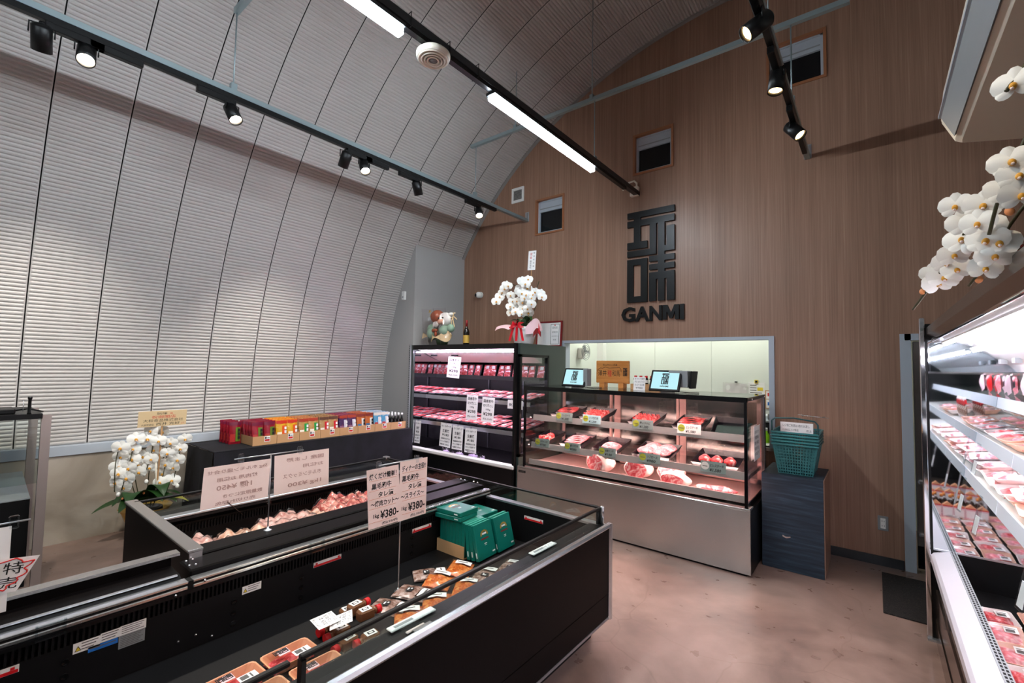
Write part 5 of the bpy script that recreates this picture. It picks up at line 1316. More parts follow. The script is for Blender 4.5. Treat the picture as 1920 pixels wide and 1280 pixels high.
def leaf(par, base, ang, L_, W_, lift, mt='leaf'):
    b = B().use(mt); d = Vector((cos(ang), sin(ang), 0)); n = Vector((-sin(ang), cos(ang), 0)); base = Vector(base)
    def f(u, v):
        w_ = W_*sin(PI*(.12+.88*v)**.75)**.8 if v < .999 else 0
        return base+d*(L_*v)+n*((u-.5)*w_)+Vector((0, 0, lift*sin(PI*v*.75)*L_+.25*abs(u-.5)*w_-.15*v*v*L_))
    b.sheet(f, 4, 10); return b.build('leaf', par, True)
def stemtube(par, pts, r=.004):
    P = [Vector(p) for p in pts]; out = []
    for i in range(len(P)-1):
        p0, p1, p2, p3 = P[max(i-1, 0)], P[i], P[i+1], P[min(i+2, len(P)-1)]
        for k in range(5):
            t = k/5; out.append(.5*((2*p1)+(p2-p0)*t+(2*p0-5*p1+4*p2-p3)*t*t+(3*p1-p0-3*p2+p3)*t**3))
    out.append(P[-1]); return B().use('stem').tube(out, r, 6).build('stem', par, True)
random.seed(5)
# floor orchid
FL_ = [(-5.07, 1.02, 0.83), (-5.15, 1.04, 0.74), (-5.14, 1.03, 0.66), (-5.08, 1.02, 0.61), (-5.11, 1.01, 0.53), (-5.1, 1.13, 0.89), (-5.13, 1.12, 0.8), (-5.14, 1.12, 0.71), (-5.06, 1.08, 0.65), (-5.05, 1.07, 0.57), (-5.15, 1.07, 0.47), (-5.1, 1.23, 0.95), (-5.14, 1.33, 0.93), (-5.05, 1.28, 0.86), (-5.1, 1.21, 0.88), (-5.14, 1.27, 0.77), (-5.08, 1.24, 0.7), (-5.16, 1.2, 0.72), (-5.16, 1.17, 0.65), (-5.05, 1.37, 0.83), (-5.05, 1.35, 0.74), (-5.11, 1.36, 0.63), (-5.16, 1.35, 0.54), (-5.1, 1.32, 0.48), (-5.08, 1.49, 0.85), (-5.1, 1.46, 0.76), (-5.05, 1.43, 0.67), (-5.08, 1.41, 0.6), (-5.1, 1.41, 0.48), (-5.11, 1.24, 0.62), (-5.08, 1.16, 0.6)]
oc = empty('potted_orchid', (-5.2, 1.25, 0), 'white orchid in a pot on the floor by the corrugated wall', 'orchid')
for i, p in enumerate(FL_): flower(oc, p, 1.1+random.uniform(-.45, .35), random.uniform(-.15, .2), random.uniform(1.15, 1.4))
for p in ((-5.05, 1.02, .44), (-5.05, 1.3, .45), (-5.05, 1.44, .43), (-5.02, 1.2, .52)): flower(oc, p, 0, 0, 1., BM, 'bud')
for p in ((-5.05, 1.05, .4), (-5.03, 1.33, .38), (-5.03, 1.19, .42)): flower(oc, p, 0, 0, 1., BM2, 'bud')
for top in ([(-5.2, 1.2, .25), (-5.25, 1.12, .6), (-5.18, 1.05, .86), (-5.1, 1.0, .7), (-5.08, 1.0, .46)], [(-5.2, 1.22, .25), (-5.25, 1.16, .6), (-5.18, 1.15, .92), (-5.12, 1.1, .7), (-5.1, 1.05, .46)], [(-5.2, 1.25, .25), (-5.26, 1.28, .7), (-5.18, 1.28, .98), (-5.12, 1.25, .75), (-5.1, 1.2, .55)], [(-5.2, 1.28, .25), (-5.25, 1.36, .6), (-5.17, 1.4, .86), (-5.12, 1.36, .65), (-5.1, 1.33, .45)], [(-5.2, 1.3, .25), (-5.25, 1.45, .6), (-5.17, 1.51, .88), (-5.12, 1.46, .7), (-5.1, 1.42, .45)]): stemtube(oc, top)
for a, l, w_, li in ((-.75, .36, .17, .25), (.1, .34, .16, .45), (.6, .3, .14, .25), (1.2, .28, .13, .3), (-1.5, .38, .17, .15), (-1.1, .3, .16, .4), (2.2, .25, .12, .4)): leaf(oc, (-5.2, 1.25, .3), a, l, w_, li)
leaf(oc, (-5.15, 1.18, .3), -.45, .3, .18, .55); leaf(oc, (-5.15, 1.3, .3), .0, .26, .17, .75)
leaf(oc, (-5.1, 1.32, .3), .9, .24, .09, .2, 'leaf_yellow')
B().use('pot_dark').lathe([(.09, 0), (.13, .2), (.125, .25), (.11, .25), (.10, .22)], (-5.2, 1.25, 0), 20).build('pot', oc, True)
b = B().use('gold'); b.lathe([(.14, .14), (.17, .22), (.2, .26), (.16, .235), (.13, .2)], (-5.2, 1.25, 0), 14, False); b.build('gold_wrap', oc, True)
b = B().use('ribbon'); b.ball((-5.06, 1.22, .19), .05, 10, 7, (1, 1.2, .8), lambda d: 1+.3*sin(d.y*8)); b.build('red_bow', oc, True, label='red bow')
B().use('white_warm').cyl((-5.06, 1.285, .4), (-5.08, 1.275, .7), .006, 6).build('support_stick', oc, True)
# its congratulation board
nb = empty('name_board', (-5.06, 1.305, 1.06), 'cream congratulation board above the floor orchid', 'name board', rot=(.09, 0, PI/2))
B().use('tissue').box(-.18, .18, -.003, .003, -.07, .07).build('board', nb)
b = B().use('ink'); puttext(b, '玩味', (-.05, -.0036, .036), (1, 0, 0), (0, 0, 1), .026, .08); puttext(b, '大和食品株式会社', (-.145, -.0036, -.026), (1, 0, 0), (0, 0, 1), .028, .3); puttext(b, '代表取締役', (-.155, -.0036, -.059), (1, 0, 0), (0, 0, 1), .018, .09); puttext(b, '西井 克好', (-.05, -.0036, -.06), (1, 0, 0), (0, 0, 1), .028, .18); b.build('black_lettering', nb)
b = B().use('ink_red'); puttext(b, '祝御開店', (-.085, -.0036, .004), (1, 0, 0), (0, 0, 1), .03, .18); puttext(b, '様', (.05, -.0036, .036), (1, 0, 0), (0, 0, 1), .018, .02); puttext(b, 'より', (.14, -.0036, -.058), (1, 0, 0), (0, 0, 1), .018, .025); b.build('red_lettering', nb, label='red lettering')
B().use('cardboard').box(-.006, .006, .003, .009, -.75, -.05).build('stick', nb)
# gift orchid on the black chiller
MO = [(-3.48, 4.29, 2.56), (-3.54, 4.29, 2.53), (-3.6, 4.32, 2.49), (-3.62, 4.3, 2.44), (-3.65, 4.27, 2.38), (-3.56, 4.35, 2.59), (-3.3, 4.33, 2.61), (-3.21, 4.33, 2.62), (-3.22, 4.29, 2.56), (-3.36, 4.37, 2.53), (-3.24, 4.36, 2.52), (-3.26, 4.28, 2.45), (-3.21, 4.3, 2.43), (-3.35, 4.34, 2.49), (-3.48, 4.34, 2.45), (-3.46, 4.36, 2.38), (-3.46, 4.31, 2.31), (-3.44, 4.35, 2.3), (-3.48, 4.34, 2.24), (-3.37, 4.3, 2.24), (-3.37, 4.33, 2.37), (-3.31, 4.36, 2.35), (-3.3, 4.35, 2.28), (-3.29, 4.32, 2.21), (-3.19, 4.33, 2.36), (-3.11, 4.27, 2.31), (-3.18, 4.29, 2.26), (-3.21, 4.35, 2.22), (-3.14, 4.31, 2.39), (-3.23, 4.29, 2.39), (-3.13, 4.32, 2.43), (-3.11, 4.34, 2.46), (-3.03, 4.34, 2.44), (-2.99, 4.31, 2.39)]
og = empty('gift_orchid', (-3.28, 4.36, 1.842), 'white orchid with pink wrap and red bow on the black chiller', 'orchid')
for p in MO: flower(og, p, .55+random.uniform(-.4, .4), random.uniform(-.2, .2), random.uniform(1.1, 1.3))
for top in ([(-3.3, 4.38, 2.0), (-3.36, 4.42, 2.3), (-3.42, 4.38, 2.56), (-3.56, 4.34, 2.56), (-3.66, 4.29, 2.34)], [(-3.29, 4.38, 2.0), (-3.36, 4.42, 2.3), (-3.44, 4.4, 2.44), (-3.48, 4.36, 2.22)], [(-3.28, 4.38, 2.0), (-3.27, 4.42, 2.4), (-3.24, 4.38, 2.66), (-3.22, 4.33, 2.52)], [(-3.27, 4.38, 2.0), (-3.22, 4.42, 2.3), (-3.16, 4.38, 2.4), (-3.2, 4.33, 2.22)], [(-3.27, 4.38, 2.0), (-3.16, 4.42, 2.3), (-3.08, 4.38, 2.47), (-2.98, 4.33, 2.38)], [(-3.15, 4.38, 2.4), (-3.1, 4.4, 2.6)]): stemtube(og, top, .005)
for a, l, w_, li in ((-1.2, .2, .08, .5), (-.5, .22, .09, .6), (.2, .2, .08, .4), (2.6, .26, .07, .5), (-2.4, .2, .08, .5)): leaf(og, (-3.28, 4.36, 2.05), a, l, w_, li)
B().use('plush_white').lathe([(.10, 0), (.115, .02), (.155, .2), (.15, .21), (.13, .2)], (-3.28, 4.36, 1.842), 22).build('pot', og, True)
b = B().use('wrap_pink').sheet(lambda u, v: (-3.38-.26*v-.0*u, 4.26+.16*(u-.5)*(1-.8*v), 2.04+.10*v-.10*v*v+.05*(u-.5)), 6, 8); b.build('wrapping', og, True)
b = B().use('wrap_pink').sheet(lambda u, v: (-3.17+.24*u, 4.24+.05*sin(PI*u), 2.0+.06*sin(PI*u)+(v-.5)*.17*sin(PI*(.15+.85*u))), 10, 6); b.build('wrapping', og, True)
b = B().use('ribbon')
for a in (.5, 1.4, 2.3, 3.4, -.3): b.sheet(lambda u, v, a=a: (-3.27+.11*cos(a)*v+.02*sin(a)*(u-.5), 4.215-.04*sin(PI*v), 2.06+.085*sin(a)*v*.8+.045*(u-.5)*sin(PI*v)), 4, 6)
for x in (-.05, .0, .05): b.sheet(lambda u, v, x=x: (-3.27+x*(1+v)+(u-.5)*.035, 4.205-.01*v, 2.05-.17*v), 2, 5)
b.sheet(lambda u, v: (-3.4+.13*u, 4.225, 2.04+.03*(v-.5)), 3, 2); b.sheet(lambda u, v: (-2.98+.02*v, 4.23, 1.99+.09*u-.06*v), 3, 3); b.build('red_bow', og, True, label='red satin bow')
b = B().use('red_dark').sheet(lambda u, v: (-3.08+.11*u, 4.27, 1.95+.05*sin(PI*u)+.06*(v-.5)), 5, 3); b.build('wrap_lining', og, True)
tg = empty('name_plate', (-3.18, 4.36, 2.85), 'white name plate on a stick above the gift orchid', 'name plate', rot=(0, .06, 0))
B().use('paper').box(-.055, .055, -.002, .002, -.115, .115).build('plate', tg); B().use('cardboard').box(-.004, .004, .002, .008, -.8, -.05).build('stick', tg)
b = B().use('ink_red'); puttext(b, '祝', (-.03, -.0026, .06), (1, 0, 0), (0, 0, 1), .04, .035); puttext(b, '御', (-.03, -.0026, .02), (1, 0, 0), (0, 0, 1), .035, .03); b.build('red_lettering', tg)
b = B().use('ink')
for i, ch in enumerate('開店祝玩味'): puttext(b, ch, (.018, -.0026, .08-i*.04), (1, 0, 0), (0, 0, 1), .024, .022)
for i, ch in enumerate('株式会社'): puttext(b, ch, (-.028, -.0026, -.02-i*.025), (1, 0, 0), (0, 0, 1), .026, .026)
b.build('black_lettering', tg)
# orchid on the right case
RO = [(0.22, 1.3, 2.02), (0.23, 1.3, 1.99), (0.22, 1.35, 1.98), (0.23, 1.3, 1.95), (0.16, 1.5, 2.0), (0.2, 1.45, 1.98), (0.19, 1.45, 1.94), (0.21, 1.5, 1.94), (0.18, 1.55, 1.97), (0.21, 1.5, 1.91), (0.23, 1.5, 1.9), (0.23, 1.55, 1.88), (0.22, 1.6, 1.86), (0.18, 1.6, 1.94), (0.17, 1.65, 1.91), (0.16, 1.7, 1.9), (0.18, 1.7, 1.88), (0.14, 1.8, 1.89), (0.15, 1.8, 1.86), (0.16, 1.75, 1.87), (.21, 1.2, 2.13)]
orr = empty('potted_orchid', (.46, 1.36, 1.876), 'white orchid overhanging from the top of the right case', 'orchid')
for p in RO: flower(orr, p, -.12+random.uniform(-.4, .4), random.uniform(-.15, .25), random.uniform(.62, .8))
for p in ((.215, 1.65, 1.84), (.12, 1.85, 1.845), (.225, 1.36, 1.935)): flower(orr, p, 0, 0, .9, BM2, 'bud')
flower(orr, (.19, 1.6, 1.915), 0, 0, .8, BM, 'bud')
for top in ([(.46, 1.36, 1.98), (.4, 1.4, 2.2), (.28, 1.45, 2.1), (.2, 1.55, 1.98), (.15, 1.75, 1.88), (.102, 1.95, 1.802)], [(.46, 1.36, 1.98), (.42, 1.34, 2.25), (.3, 1.32, 2.18), (.22, 1.34, 2.0), (.2, 1.4, 1.9)], [(.46, 1.36, 1.98), (.4, 1.42, 2.1), (.28, 1.48, 1.99), (.225, 1.58, 1.88), (.2, 1.68, 1.83)], [(.46, 1.36, 1.98), (.44, 1.28, 2.3), (.3, 1.22, 2.26), (.2, 1.2, 2.12)]): stemtube(orr, top, .0035)
for a, l, w_, li in ((2.6, .22, .07, .3), (1.8, .2, .07, .2), (3.6, .2, .07, .3), (.4, .2, .07, .4)): leaf(orr, (.46, 1.36, 1.98), a, l, w_, li)
leaf(orr, (.33, 1.56, 1.9), 1.95, .2, .03, .1)
B().use('pot_dark').lathe([(.07, 0), (.09, .11), (.08, .11)], (.46, 1.36, 1.876), 18).build('pot', orr, True)
b = B().use('red').sheet(lambda u, v: (.245+.13*u, 1.70-.16*u+.02*v, 1.884+.055*u*(v)+.02*u), 6, 4); b.build('red_paper', orr, True, label='red paper wrap')
b = B().use('white_warm').sheet(lambda u, v: (.29+.14*u, 1.60-.1*u, 1.885+.09*u*v), 5, 4); b.build('cream_paper', orr, True)
# ------------------------------------------------------------------ cloth-covered table with grocery boxes
tb = empty('display_table', (-5.1, 2.78, 0), 'long table under a black cloth along the corrugated wall', 'table')
b = B().use('black_cloth'); tx0, tx1, ty0, ty1, tz = -5.44, -4.77, 1.63, 3.93, .75
b.box(tx0, tx1, ty0, ty1, tz-.012, tz, .006)
def skirt(p0, p1, nrm, n=60, amp=.012):
    p0, p1, nrm = Vector(p0), Vector(p1), Vector(nrm)
    def f(u, v):
        q = p0.lerp(p1, u); k = (1-v)
        return q+nrm*(.006+k*(.03+amp*sin(u*n*.55+sin(u*9)*2)))+Vector((0, 0, -(1-v)*(tz-.02)))
    b.sheet(f, n, 6)
skirt((tx1, ty0, tz-.008), (tx1, ty1, tz-.008), (1, 0, 0)); skirt((tx0, ty0, tz-.008), (tx1, ty0, tz-.008), (0, -1, 0), 24); skirt((tx1, ty1, tz-.008), (tx0, ty1, tz-.008), (0, 1, 0), 24)
b.build('table_cloth', tb, True)
for x in (tx0+.05, tx1-.06):
    for yy in (ty0+.06, ty1-.06): B().use('steel_dark').cyl((x, yy, 0), (x, yy, tz-.012), .015, 10).build('leg', tb, True)
KIND = [('dark red', '#8e1626', '#5f7d2a', '#b3302c', '#6b1030'), ('yellow and orange', '#d9a51f', '#e4581c', '#f0e0c0', '#c73018'), ('tan and green', '#b98d52', '#1f9c46', '#efe6d6', '#a53a24'), ('tan and red', '#b28a58', '#c8192a', '#e9ded0', '#5a3a2c'), ('purple and white', '#3c2350', '#d8d4dc', '#8a5a7a', '#a53a24'), ('orange and blue', '#b9622a', '#e8e4da', '#2a6c9c', '#7c2a1c'), ('sky blue and red', '#4a93b8', '#e3dfd6', '#b03028', '#d8d0c0')]
bx0 = 1.985; bw = .236
def pouch_bag(i, col):
    for j, c_ in enumerate(col): mat('pk%d_%d' % (i, j), c_, .28)
    noisy('pk%d_0' % i, [(.3, col[3]), (.45, col[0]), (.6, col[0]), (.7, col[2])], (1, 1, 1), 24, 4, .25, dist=1.5)
    t = empty('seasoning_pouch')
    def f(u, v, s_): return (s_*(.004+.020*(sin(PI*u))**.6*(1-v)**.5*(.3+.7*min(1, v*6+.3))), (u-.5)*.112*(1-.06*sin(PI*v)), v*.225)
    b = B().use('pk%d_0' % i); b.sheet(lambda u, v: f(u, v, 1), 6, 8); b.sheet(lambda u, v: f(1-u, v, -1), 6, 8); b.build('pouch', t)
    o_ = .0012
    b = B().use('pk%d_1' % i); b.sheet(lambda u, v: (f(.52+.4*u, .12+.62*v, 1)[0]+o_, f(.52+.4*u, .12+.62*v, 1)[1], f(.52+.4*u, .12+.62*v, 1)[2]), 3, 5); b.build('front_panel', t)
    b = B().use('pk%d_2' % i); b.sheet(lambda u, v: (f(.08+.4*u, .1+.35*v, 1)[0]+o_, f(.08+.4*u, .1+.35*v, 1)[1], f(.08+.4*u, .1+.35*v, 1)[2]), 3, 4); b.build('picture_panel', t)
    b = B().use('pk%d_3' % i); b.sheet(lambda u, v: (f(.02+.96*u, .83+.15*v, 1)[0]+o_, f(.02+.96*u, .83+.15*v, 1)[1], f(.02+.96*u, .83+.15*v, 1)[2]), 4, 2); b.build('top_band', t)
    b = B().use('ink' if i in (0, 5) else 'label_white')
    for k in range(3):
        u0 = .56; b.box(.0235, .0243, .022, .042, .05+k*.038, .078+k*.038)
    b.build('lettering', t)
    return t
grn = random.Random(3)
for i in range(8):
    y0 = bx0+i*bw
    cb = empty('carton_tray', (-5.02, y0+bw/2, .75), 'shallow cardboard box of %s, %s from the orchid' % ((KIND[i][0]+' pouches') if i < 7 else 'dark bottles', ordn[i]), 'cardboard box', 'cardboard boxes on the table')
    h = bw/2-.002; b = B().use('cardboard').box(.186, .19, -h, h, 0, .09).box(-.19, -.186, -h, h, 0, .09).box(-.186, .186, -h, -h+.004, 0, .09).box(-.186, .186, h-.004, h, 0, .09).box(-.186, .186, -h, h, 0, .004); b.build('box', cb)
    b = B().use('label_white').box(.19, .1912, -.005, .05, .03, .085).use('ink_red').box(.1912, .1916, .0, .045, .035, .055).use('ink').box(.1912, .1916, .0, .015, .06, .08).box(.1912, .1916, .02, .045, .064, .07); b.build('price_label', cb)
    if i < 7:
        src = pouch_bag(i, KIND[i][1:]); src['category'] = 'seasoning pouch'; src['group'] = 'pouches in the cardboard boxes'; k = 0
        for c_ in range(2):
            for r in range(5):
                loc = (-4.865-r*.07, y0+.062+c_*.112, .756); rot = (0, -.1+grn.uniform(-.05, .05), grn.uniform(-.12, .06)); lb = '%s pouch on the table, %s column, %s row from the front' % (KIND[i][0], ['left', 'right'][c_], ordn[r])
                if k == 0: src.location = loc; src.rotation_euler = rot; src['label'] = lb
                else: dup(src, loc, label=lb, rot=rot)
                k += 1
        if i == 0:
            for r in range(4): dup(src, (-5.17-(r % 2)*.07, y0-.04-(r//2)*.0-.0, .75), label='dark red pouch standing loose beside the first box, %s one' % ordn[r], rot=(0, 0, -.1+r*.05)).location = (-5.1-(r % 2)*.16, y0-.062, .75) if r < 2 else (-5.18-(r % 2)*.16, y0-.062-.0, .75)
    else:
        s_ = empty('soy_bottle', (0, 0, 0), 'x', 'bottle', 'bottles in the last box')
        B().use('bottle_dark').lathe([(.021, 0), (.022, .005), (.022, .1), (.012, .135), (.011, .165)], n=12).build('bottle', s_); B().use('white').lathe([(.0135, .163), (.0135, .19), (.0, .192)], n=12).build('cap', s_); B().use('label_white').lathe([(.0225, .03), (.0225, .045)], n=12, caps=False).build('label', s_)
        for k in range(16):
            c_, r = k % 4, k//4; loc = (-4.865-r*.07, y0+.035+c_*.053, .756); lb = 'dark bottle with white cap in the last box, %s row, %s from left' % (['front', 'second', 'third', 'rear'][r], ordn[c_])
            if k == 0: s_.location = loc; s_['label'] = lb
            else: dup(s_, loc, label=lb)
# ------------------------------------------------------------------ frame stand at the left edge
fs2 = empty('frame_counter', (-4.9, .1, 0), 'steel frame counter with black top at the left edge', 'counter')
mat('steel_warm', '#a89a94', .4, .6)
for x, yy in ((-4.59, .505), (-5.25, .505), (-4.59, -.7), (-5.25, -.7)): B().use('steel_warm').box(x-.02, x+.02, yy-.025, yy+.025, 0, 1.19).build('leg', fs2, True)
B().use('black').box(-5.27, -4.57, -.725, .485, 1.165, 1.20).build('top', fs2, True)
B().use('glass').box(-4.585, -4.58, -.675, .48, .72, 1.165).build('glass_guard', fs2, True)
cb2 = empty('black_cabinet', (-4.95, -.1, 0), 'black cabinet with slanted grey top inside the frame counter', 'cabinet')
B().use('black_matte').box(-5.2, -4.66, -.65, .46, 0, .60).build('body', cb2, True)
B().use('grey_plastic').prism([(-5.2, .70), (-4.66, .60), (-4.66, .608), (-5.2, .708)], 'y', -.65, .46).build('slanted_top', cb2, True)
B().use('black_matte').prism([(-5.2, .6), (-4.66, .6), (-5.2, .70)], 'y', -.645, .455).build('cheek', cb2, True)
dv = empty('black_device', (-4.75, .28, 1.2), 'flat black device on the frame counter at the left edge', 'device')
B().use('black').box(-.12, .1, -.25, .08, 0, .035, .006).build('body', dv); B().use('black').tube([(.05, .08, .02), (.06, .14, .03), (.05, .2, .01), (.02, .22, -.0)], .006, 6).build('cable', dv)
dv = empty('small_pole', (-4.6, .42, 1.2), 'short black pole with clip on the frame counter', 'pole')
B().use('black').lathe([(.012, 0), (.009, .01), (.009, .1), (.012, .105), (.012, .12)], n=10).build('pole', dv); B().use('alu').cyl((0, -.04, .095), (0, .02, .095), .003, 6).build('cross_bar', dv); B().use('alu').cyl((0, -.03, .02), (0, -.03, .095), .002, 6).build('wire', dv)
# ------------------------------------------------------------------ pedestal, baskets
pe = empty('pedestal', (-.535, 4.57, 0), 'dark blue-black wooden pedestal beside the display case', 'pedestal')
noisy('pedestal_paint', [(.3, '#16202a'), (.55, '#22303d'), (.8, '#3a4a58')], (1, 1, 14), 4, 4, .5)
B().use('pedestal_paint').box(-.748, -.322, 4.30, 4.84, 0, .75, .003).build('box', pe, True)
B().use('wood_wall').box(-.322, -.318, 4.305, 4.835, .004, .746).build('side_sheet', pe, True)  # thin sheet in the wall's brown over the right side
b = B().use('alu_bright').sheet(lambda u, v: (-.60+.055*u, 4.2985, .255+.02*abs(u-.45)+.014*v*(1-u*.4)), 5, 2); b.build('sticker', pe, True)
# basket: slatted walls, rim and base
def basket_parts(t):
    w0, w1, d0, d1, h = .118, .155, .165, .2, .24
    b = B().use('basket'); n, mrow = 14, 10
    def side(fx):
        for k in range(n+1):
            u = k/n
            P = [fx(u-.012, 0), fx(u+.012, 0), fx(u+.012, 1), fx(u-.012, 1)]
            b.add([p for p, _ in P]+[p-q*.004 for p, q in P], [(0, 1, 2, 3), (7, 6, 5, 4), (0, 4, 5, 1), (1, 5, 6, 2), (2, 6, 7, 3), (3, 7, 4, 0)], False)
        for k in range(mrow+1):
            v = k/mrow; e = .018
            P = [fx(0, v-e if k else 0), fx(1, v-e if k else 0), fx(1, min(1, v+e)), fx(0, min(1, v+e))]
            b.add([p for p, _ in P]+[p-q*.004 for p, q in P], [(0, 1, 2, 3), (7, 6, 5, 4), (0, 4, 5, 1), (2, 6, 7, 3)], False)
    L = lambda v: (w0+(w1-w0)*v, d0+(d1-d0)*v)
    side(lambda u, v: (Vector(((2*u-1)*L(v)[0], -L(v)[1], v*h)), Vector((0, -1, 0))))
    side(lambda u, v: (Vector(((1-2*u)*L(v)[0], L(v)[1], v*h)), Vector((0, 1, 0))))
    side(lambda u, v: (Vector((L(v)[0], (2*u-1)*L(v)[1], v*h)), Vector((1, 0, 0))))
    side(lambda u, v: (Vector((-L(v)[0], (1-2*u)*L(v)[1], v*h)), Vector((-1, 0, 0))))
    b.build('lattice', t, kind='stuff')
    b = B().use('basket').box(-w0, w0, -d0, d0, 0, .006); b.build('base', t)
    a, c_ = w1+.012, d1+.012
    b = B().use('basket'); b.box(-a, a, -c_, -c_+.014, h-.006, h+.008, .003).box(-a, a, c_-.014, c_, h-.006, h+.008, .003).box(-a, -a+.014, -c_+.014, c_-.014, h-.006, h+.008).box(a-.014, a, -c_+.014, c_-.014, h-.006, h+.008); b.build('rim', t)
    b = B().use('basket_dark')
    for k in range(15): b.box(-.13+k*.0185, -.12+k*.0185, d1-.006, d1-.002, h-.03, h-.008)
    b.build('rim_slots', t, kind='stuff')
bs = empty('shopping_basket', (-.515, 4.545, .752), 'teal shopping basket at the bottom of the stack', 'shopping basket', 'stacked shopping baskets')
basket_parts(bs)
for k, l in enumerate(['second', 'third', 'fourth']): dup(bs, (-.515, 4.545, .752+.024*(k+1)), label='teal shopping basket, %s from the bottom of the stack' % l)
bt5 = dup(bs, (-.515, 4.545, .752+.096), label='topmost teal shopping basket with its handle raised')
B().use('basket_dark').tube([(-.158, -.205, .25), (-.16, -.2, .33), (-.14, -.195, .352), (0, -.19, .362), (.14, -.195, .345), (.16, -.2, .32), (.162, -.205, .245)], .006, 8).build('handle', bt5)
cs = empty('card_stand', (-.41, 4.62, 1.0), 'thin card stand with white card behind the basket handle', 'card stand')
B().use('acrylic').cyl((0, 0, -.1), (0, 0, .215), .004, 8).build('pole', cs); B().use('alu_bright').cyl((-.11, 0, .218), (.11, 0, .205), .003, 8).build('cross_bar', cs)
for x in (-.075, .075): B().use('acrylic').ball((x, 0, .213), .01, 8, 6).build('clip', cs)
B().use('paper').box(-.24, .0, -.012, -.010, .065, .15).build('card', cs)
b = B().use('ink'); puttext(b, 'レジ袋ご利用は1枚のお渡し', (-.225, -.0126, .113), (1, 0, 0), (0, 0, 1), .026, .2); puttext(b, '15,000以上17時迄', (-.225, -.0126, .077), (1, 0, 0), (0, 0, 1), .022, .12); puttext(b, '店主', (-.05, -.0126, .077), (1, 0, 0), (0, 0, 1), .022, .04); b.build('writing', cs)
# ------------------------------------------------------------------ gifts on the black chiller
gf = empty('balloon_gift', (-4.53, 4.2, 1.842), 'cellophane-wrapped balloon and plush cow gift on the black chiller', 'gift'); gf.scale = (1.12,)*3
B().use('leaf').lathe([(.06, 0), (.08, .07), (.07, .07)], n=16).build('pot', gf)
b = B().use('tissue'); b.sheet(lambda u, v: ((u-.5)*.5*(1-.1*v), -.1+.05*sin(u*9), .05+.07*v+.03*sin(u*14+v*3)+.06*abs(u-.5)), 24, 4); b.build('tissue_paper', gf)
B().use('copper').ball((-.07, -.02, .345), .085, 20, 14, (1, 1, 1)).build('copper_balloon', gf)
B().use('plush_white').ball((.08, -.03, .31), .085, 18, 12, (1, .9, .95)).build('cow_head', gf)
B().use('peach').ball((.075, -.10, .275), .045, 14, 10, (1.1, .7, .7)).build('cow_muzzle', gf)
for x in (.045, .115): B().use('ink').ball((x, -.108, .318), .011, 8, 6).build('eye', gf)
for x, r in ((-.01, -.4), (.17, .4)): B().use('plush_white').ball((x, -.03, .365), .032, 10, 7, (1.3, .5, .6)).build('ear', gf)
for x, y_, z_, r in ((-.17, .0, .2, .07), (-.11, -.05, .14, .075), (.08, -.04, .17, .07), (.16, -.02, .2, .05)): B().use('sage').ball((x, y_, z_), r, 14, 10).build('sage_balloon', gf)
b = B().use('white'); b.box(-.07, -.065, -.09, -.085, .2, .27); b.ball((-.05, -.06, .25), .05, 12, 8, (1, .6, .8)); b.build('striped_balloon', gf)
b = B().use('copper')
for x in (-.045, -.005): b.ball((x, -.1, .175), .028, 10, 7, (1.1, .6, .8))
b.ball((.0, -.105, .13), .03, 10, 7, (.7, .6, 1)); b.build('copper_bow', gf)
b = B().use('gold')
for x, z_ in ((-.21, .42), (-.19, .37)):
    for k in range(5): b.tube([(x, -.02, z_), (x+.03*cos(k*1.26), -.02, z_+.03*sin(k*1.26))], [.006, .001], 5)
b.build('star_picks', gf)
b = B().use('tissue')
for k in range(6): b.tube([(.2, -.02, .33), (.2+.03*cos(k), -.03, .33+.05*sin(k*1.1)), (.21+.05*cos(k), -.02, .3+.09*sin(k))], .006, 5)
b.build('dried_flowers', gf)
B().use('film').sheet(lambda u, v: ((u-.5)*(.44+.06*sin(v*5)), -.14+.04*sin(u*12+v*4), .01+v*.42), 14, 10).build('cellophane', gf)
wb = empty('wine_bottle', (-4.13, 4.25, 1.842), 'dark wine bottle with gold label and red neck on the black chiller', 'wine bottle')
B().use('bottle_dark').lathe([(.037, 0), (.04, .01), (.04, .17), (.032, .2), (.016, .23), (.014, .26)], n=20).build('bottle', wb); B().use('red_dark').lathe([(.0155, .245), (.0155, .325), (.0, .327)], n=14).build('foil', wb)
B().use('label_gold').lathe([(.0408, .03), (.0408, .13)], n=20, caps=False).build('label', wb); B().use('label_gold').lathe([(.028, .205), (.02, .222)], n=16, caps=False).build('neck_label', wb)
cf = empty('framed_certificate', (-3.27, 4.87, 1.842), 'brown framed certificate leaning on the wall behind the gift orchid', 'picture frame', rot=(-.06, 0, 0))
b = B().use('red_dark').box(-.2, .19, 0, .02, 0, .018).box(-.2, .19, 0, .02, .31, .33).box(-.2, -.18, 0, .02, .018, .31).box(.17, .19, 0, .02, .018, .31); b.build('frame', cf)
B().use('paper').box(-.18, .17, .006, .012, .018, .31).build('sheet', cf)
b = B().use('leaf').box(.02, .15, .0054, .006, .03, .035).box(.02, .15, .0054, .006, .285, .29).box(.02, .025, .0054, .006, .035, .285).box(.145, .15, .0054, .006, .035, .285); b.build('border', cf)
b = B().use('ink_grey'); puttext(b, '認定証', (.085, .005, .235), (1, 0, 0), (0, 0, 1), .028, .08, center=True); puttext(b, '食肉販売店', (.085, .005, .18), (1, 0, 0), (0, 0, 1), .02, .09, center=True); puttext(b, '上記の者を認定する', (.085, .005, .13), (1, 0, 0), (0, 0, 1), .014, .1, center=True); puttext(b, '玩味', (.085, .005, .08), (1, 0, 0), (0, 0, 1), .022, .05, center=True); b.build('lettering', cf)
B().use('ink_red').ball((.085, .005, .275), .009, 8, 6, (1, .1, 1)).build('seal', cf)
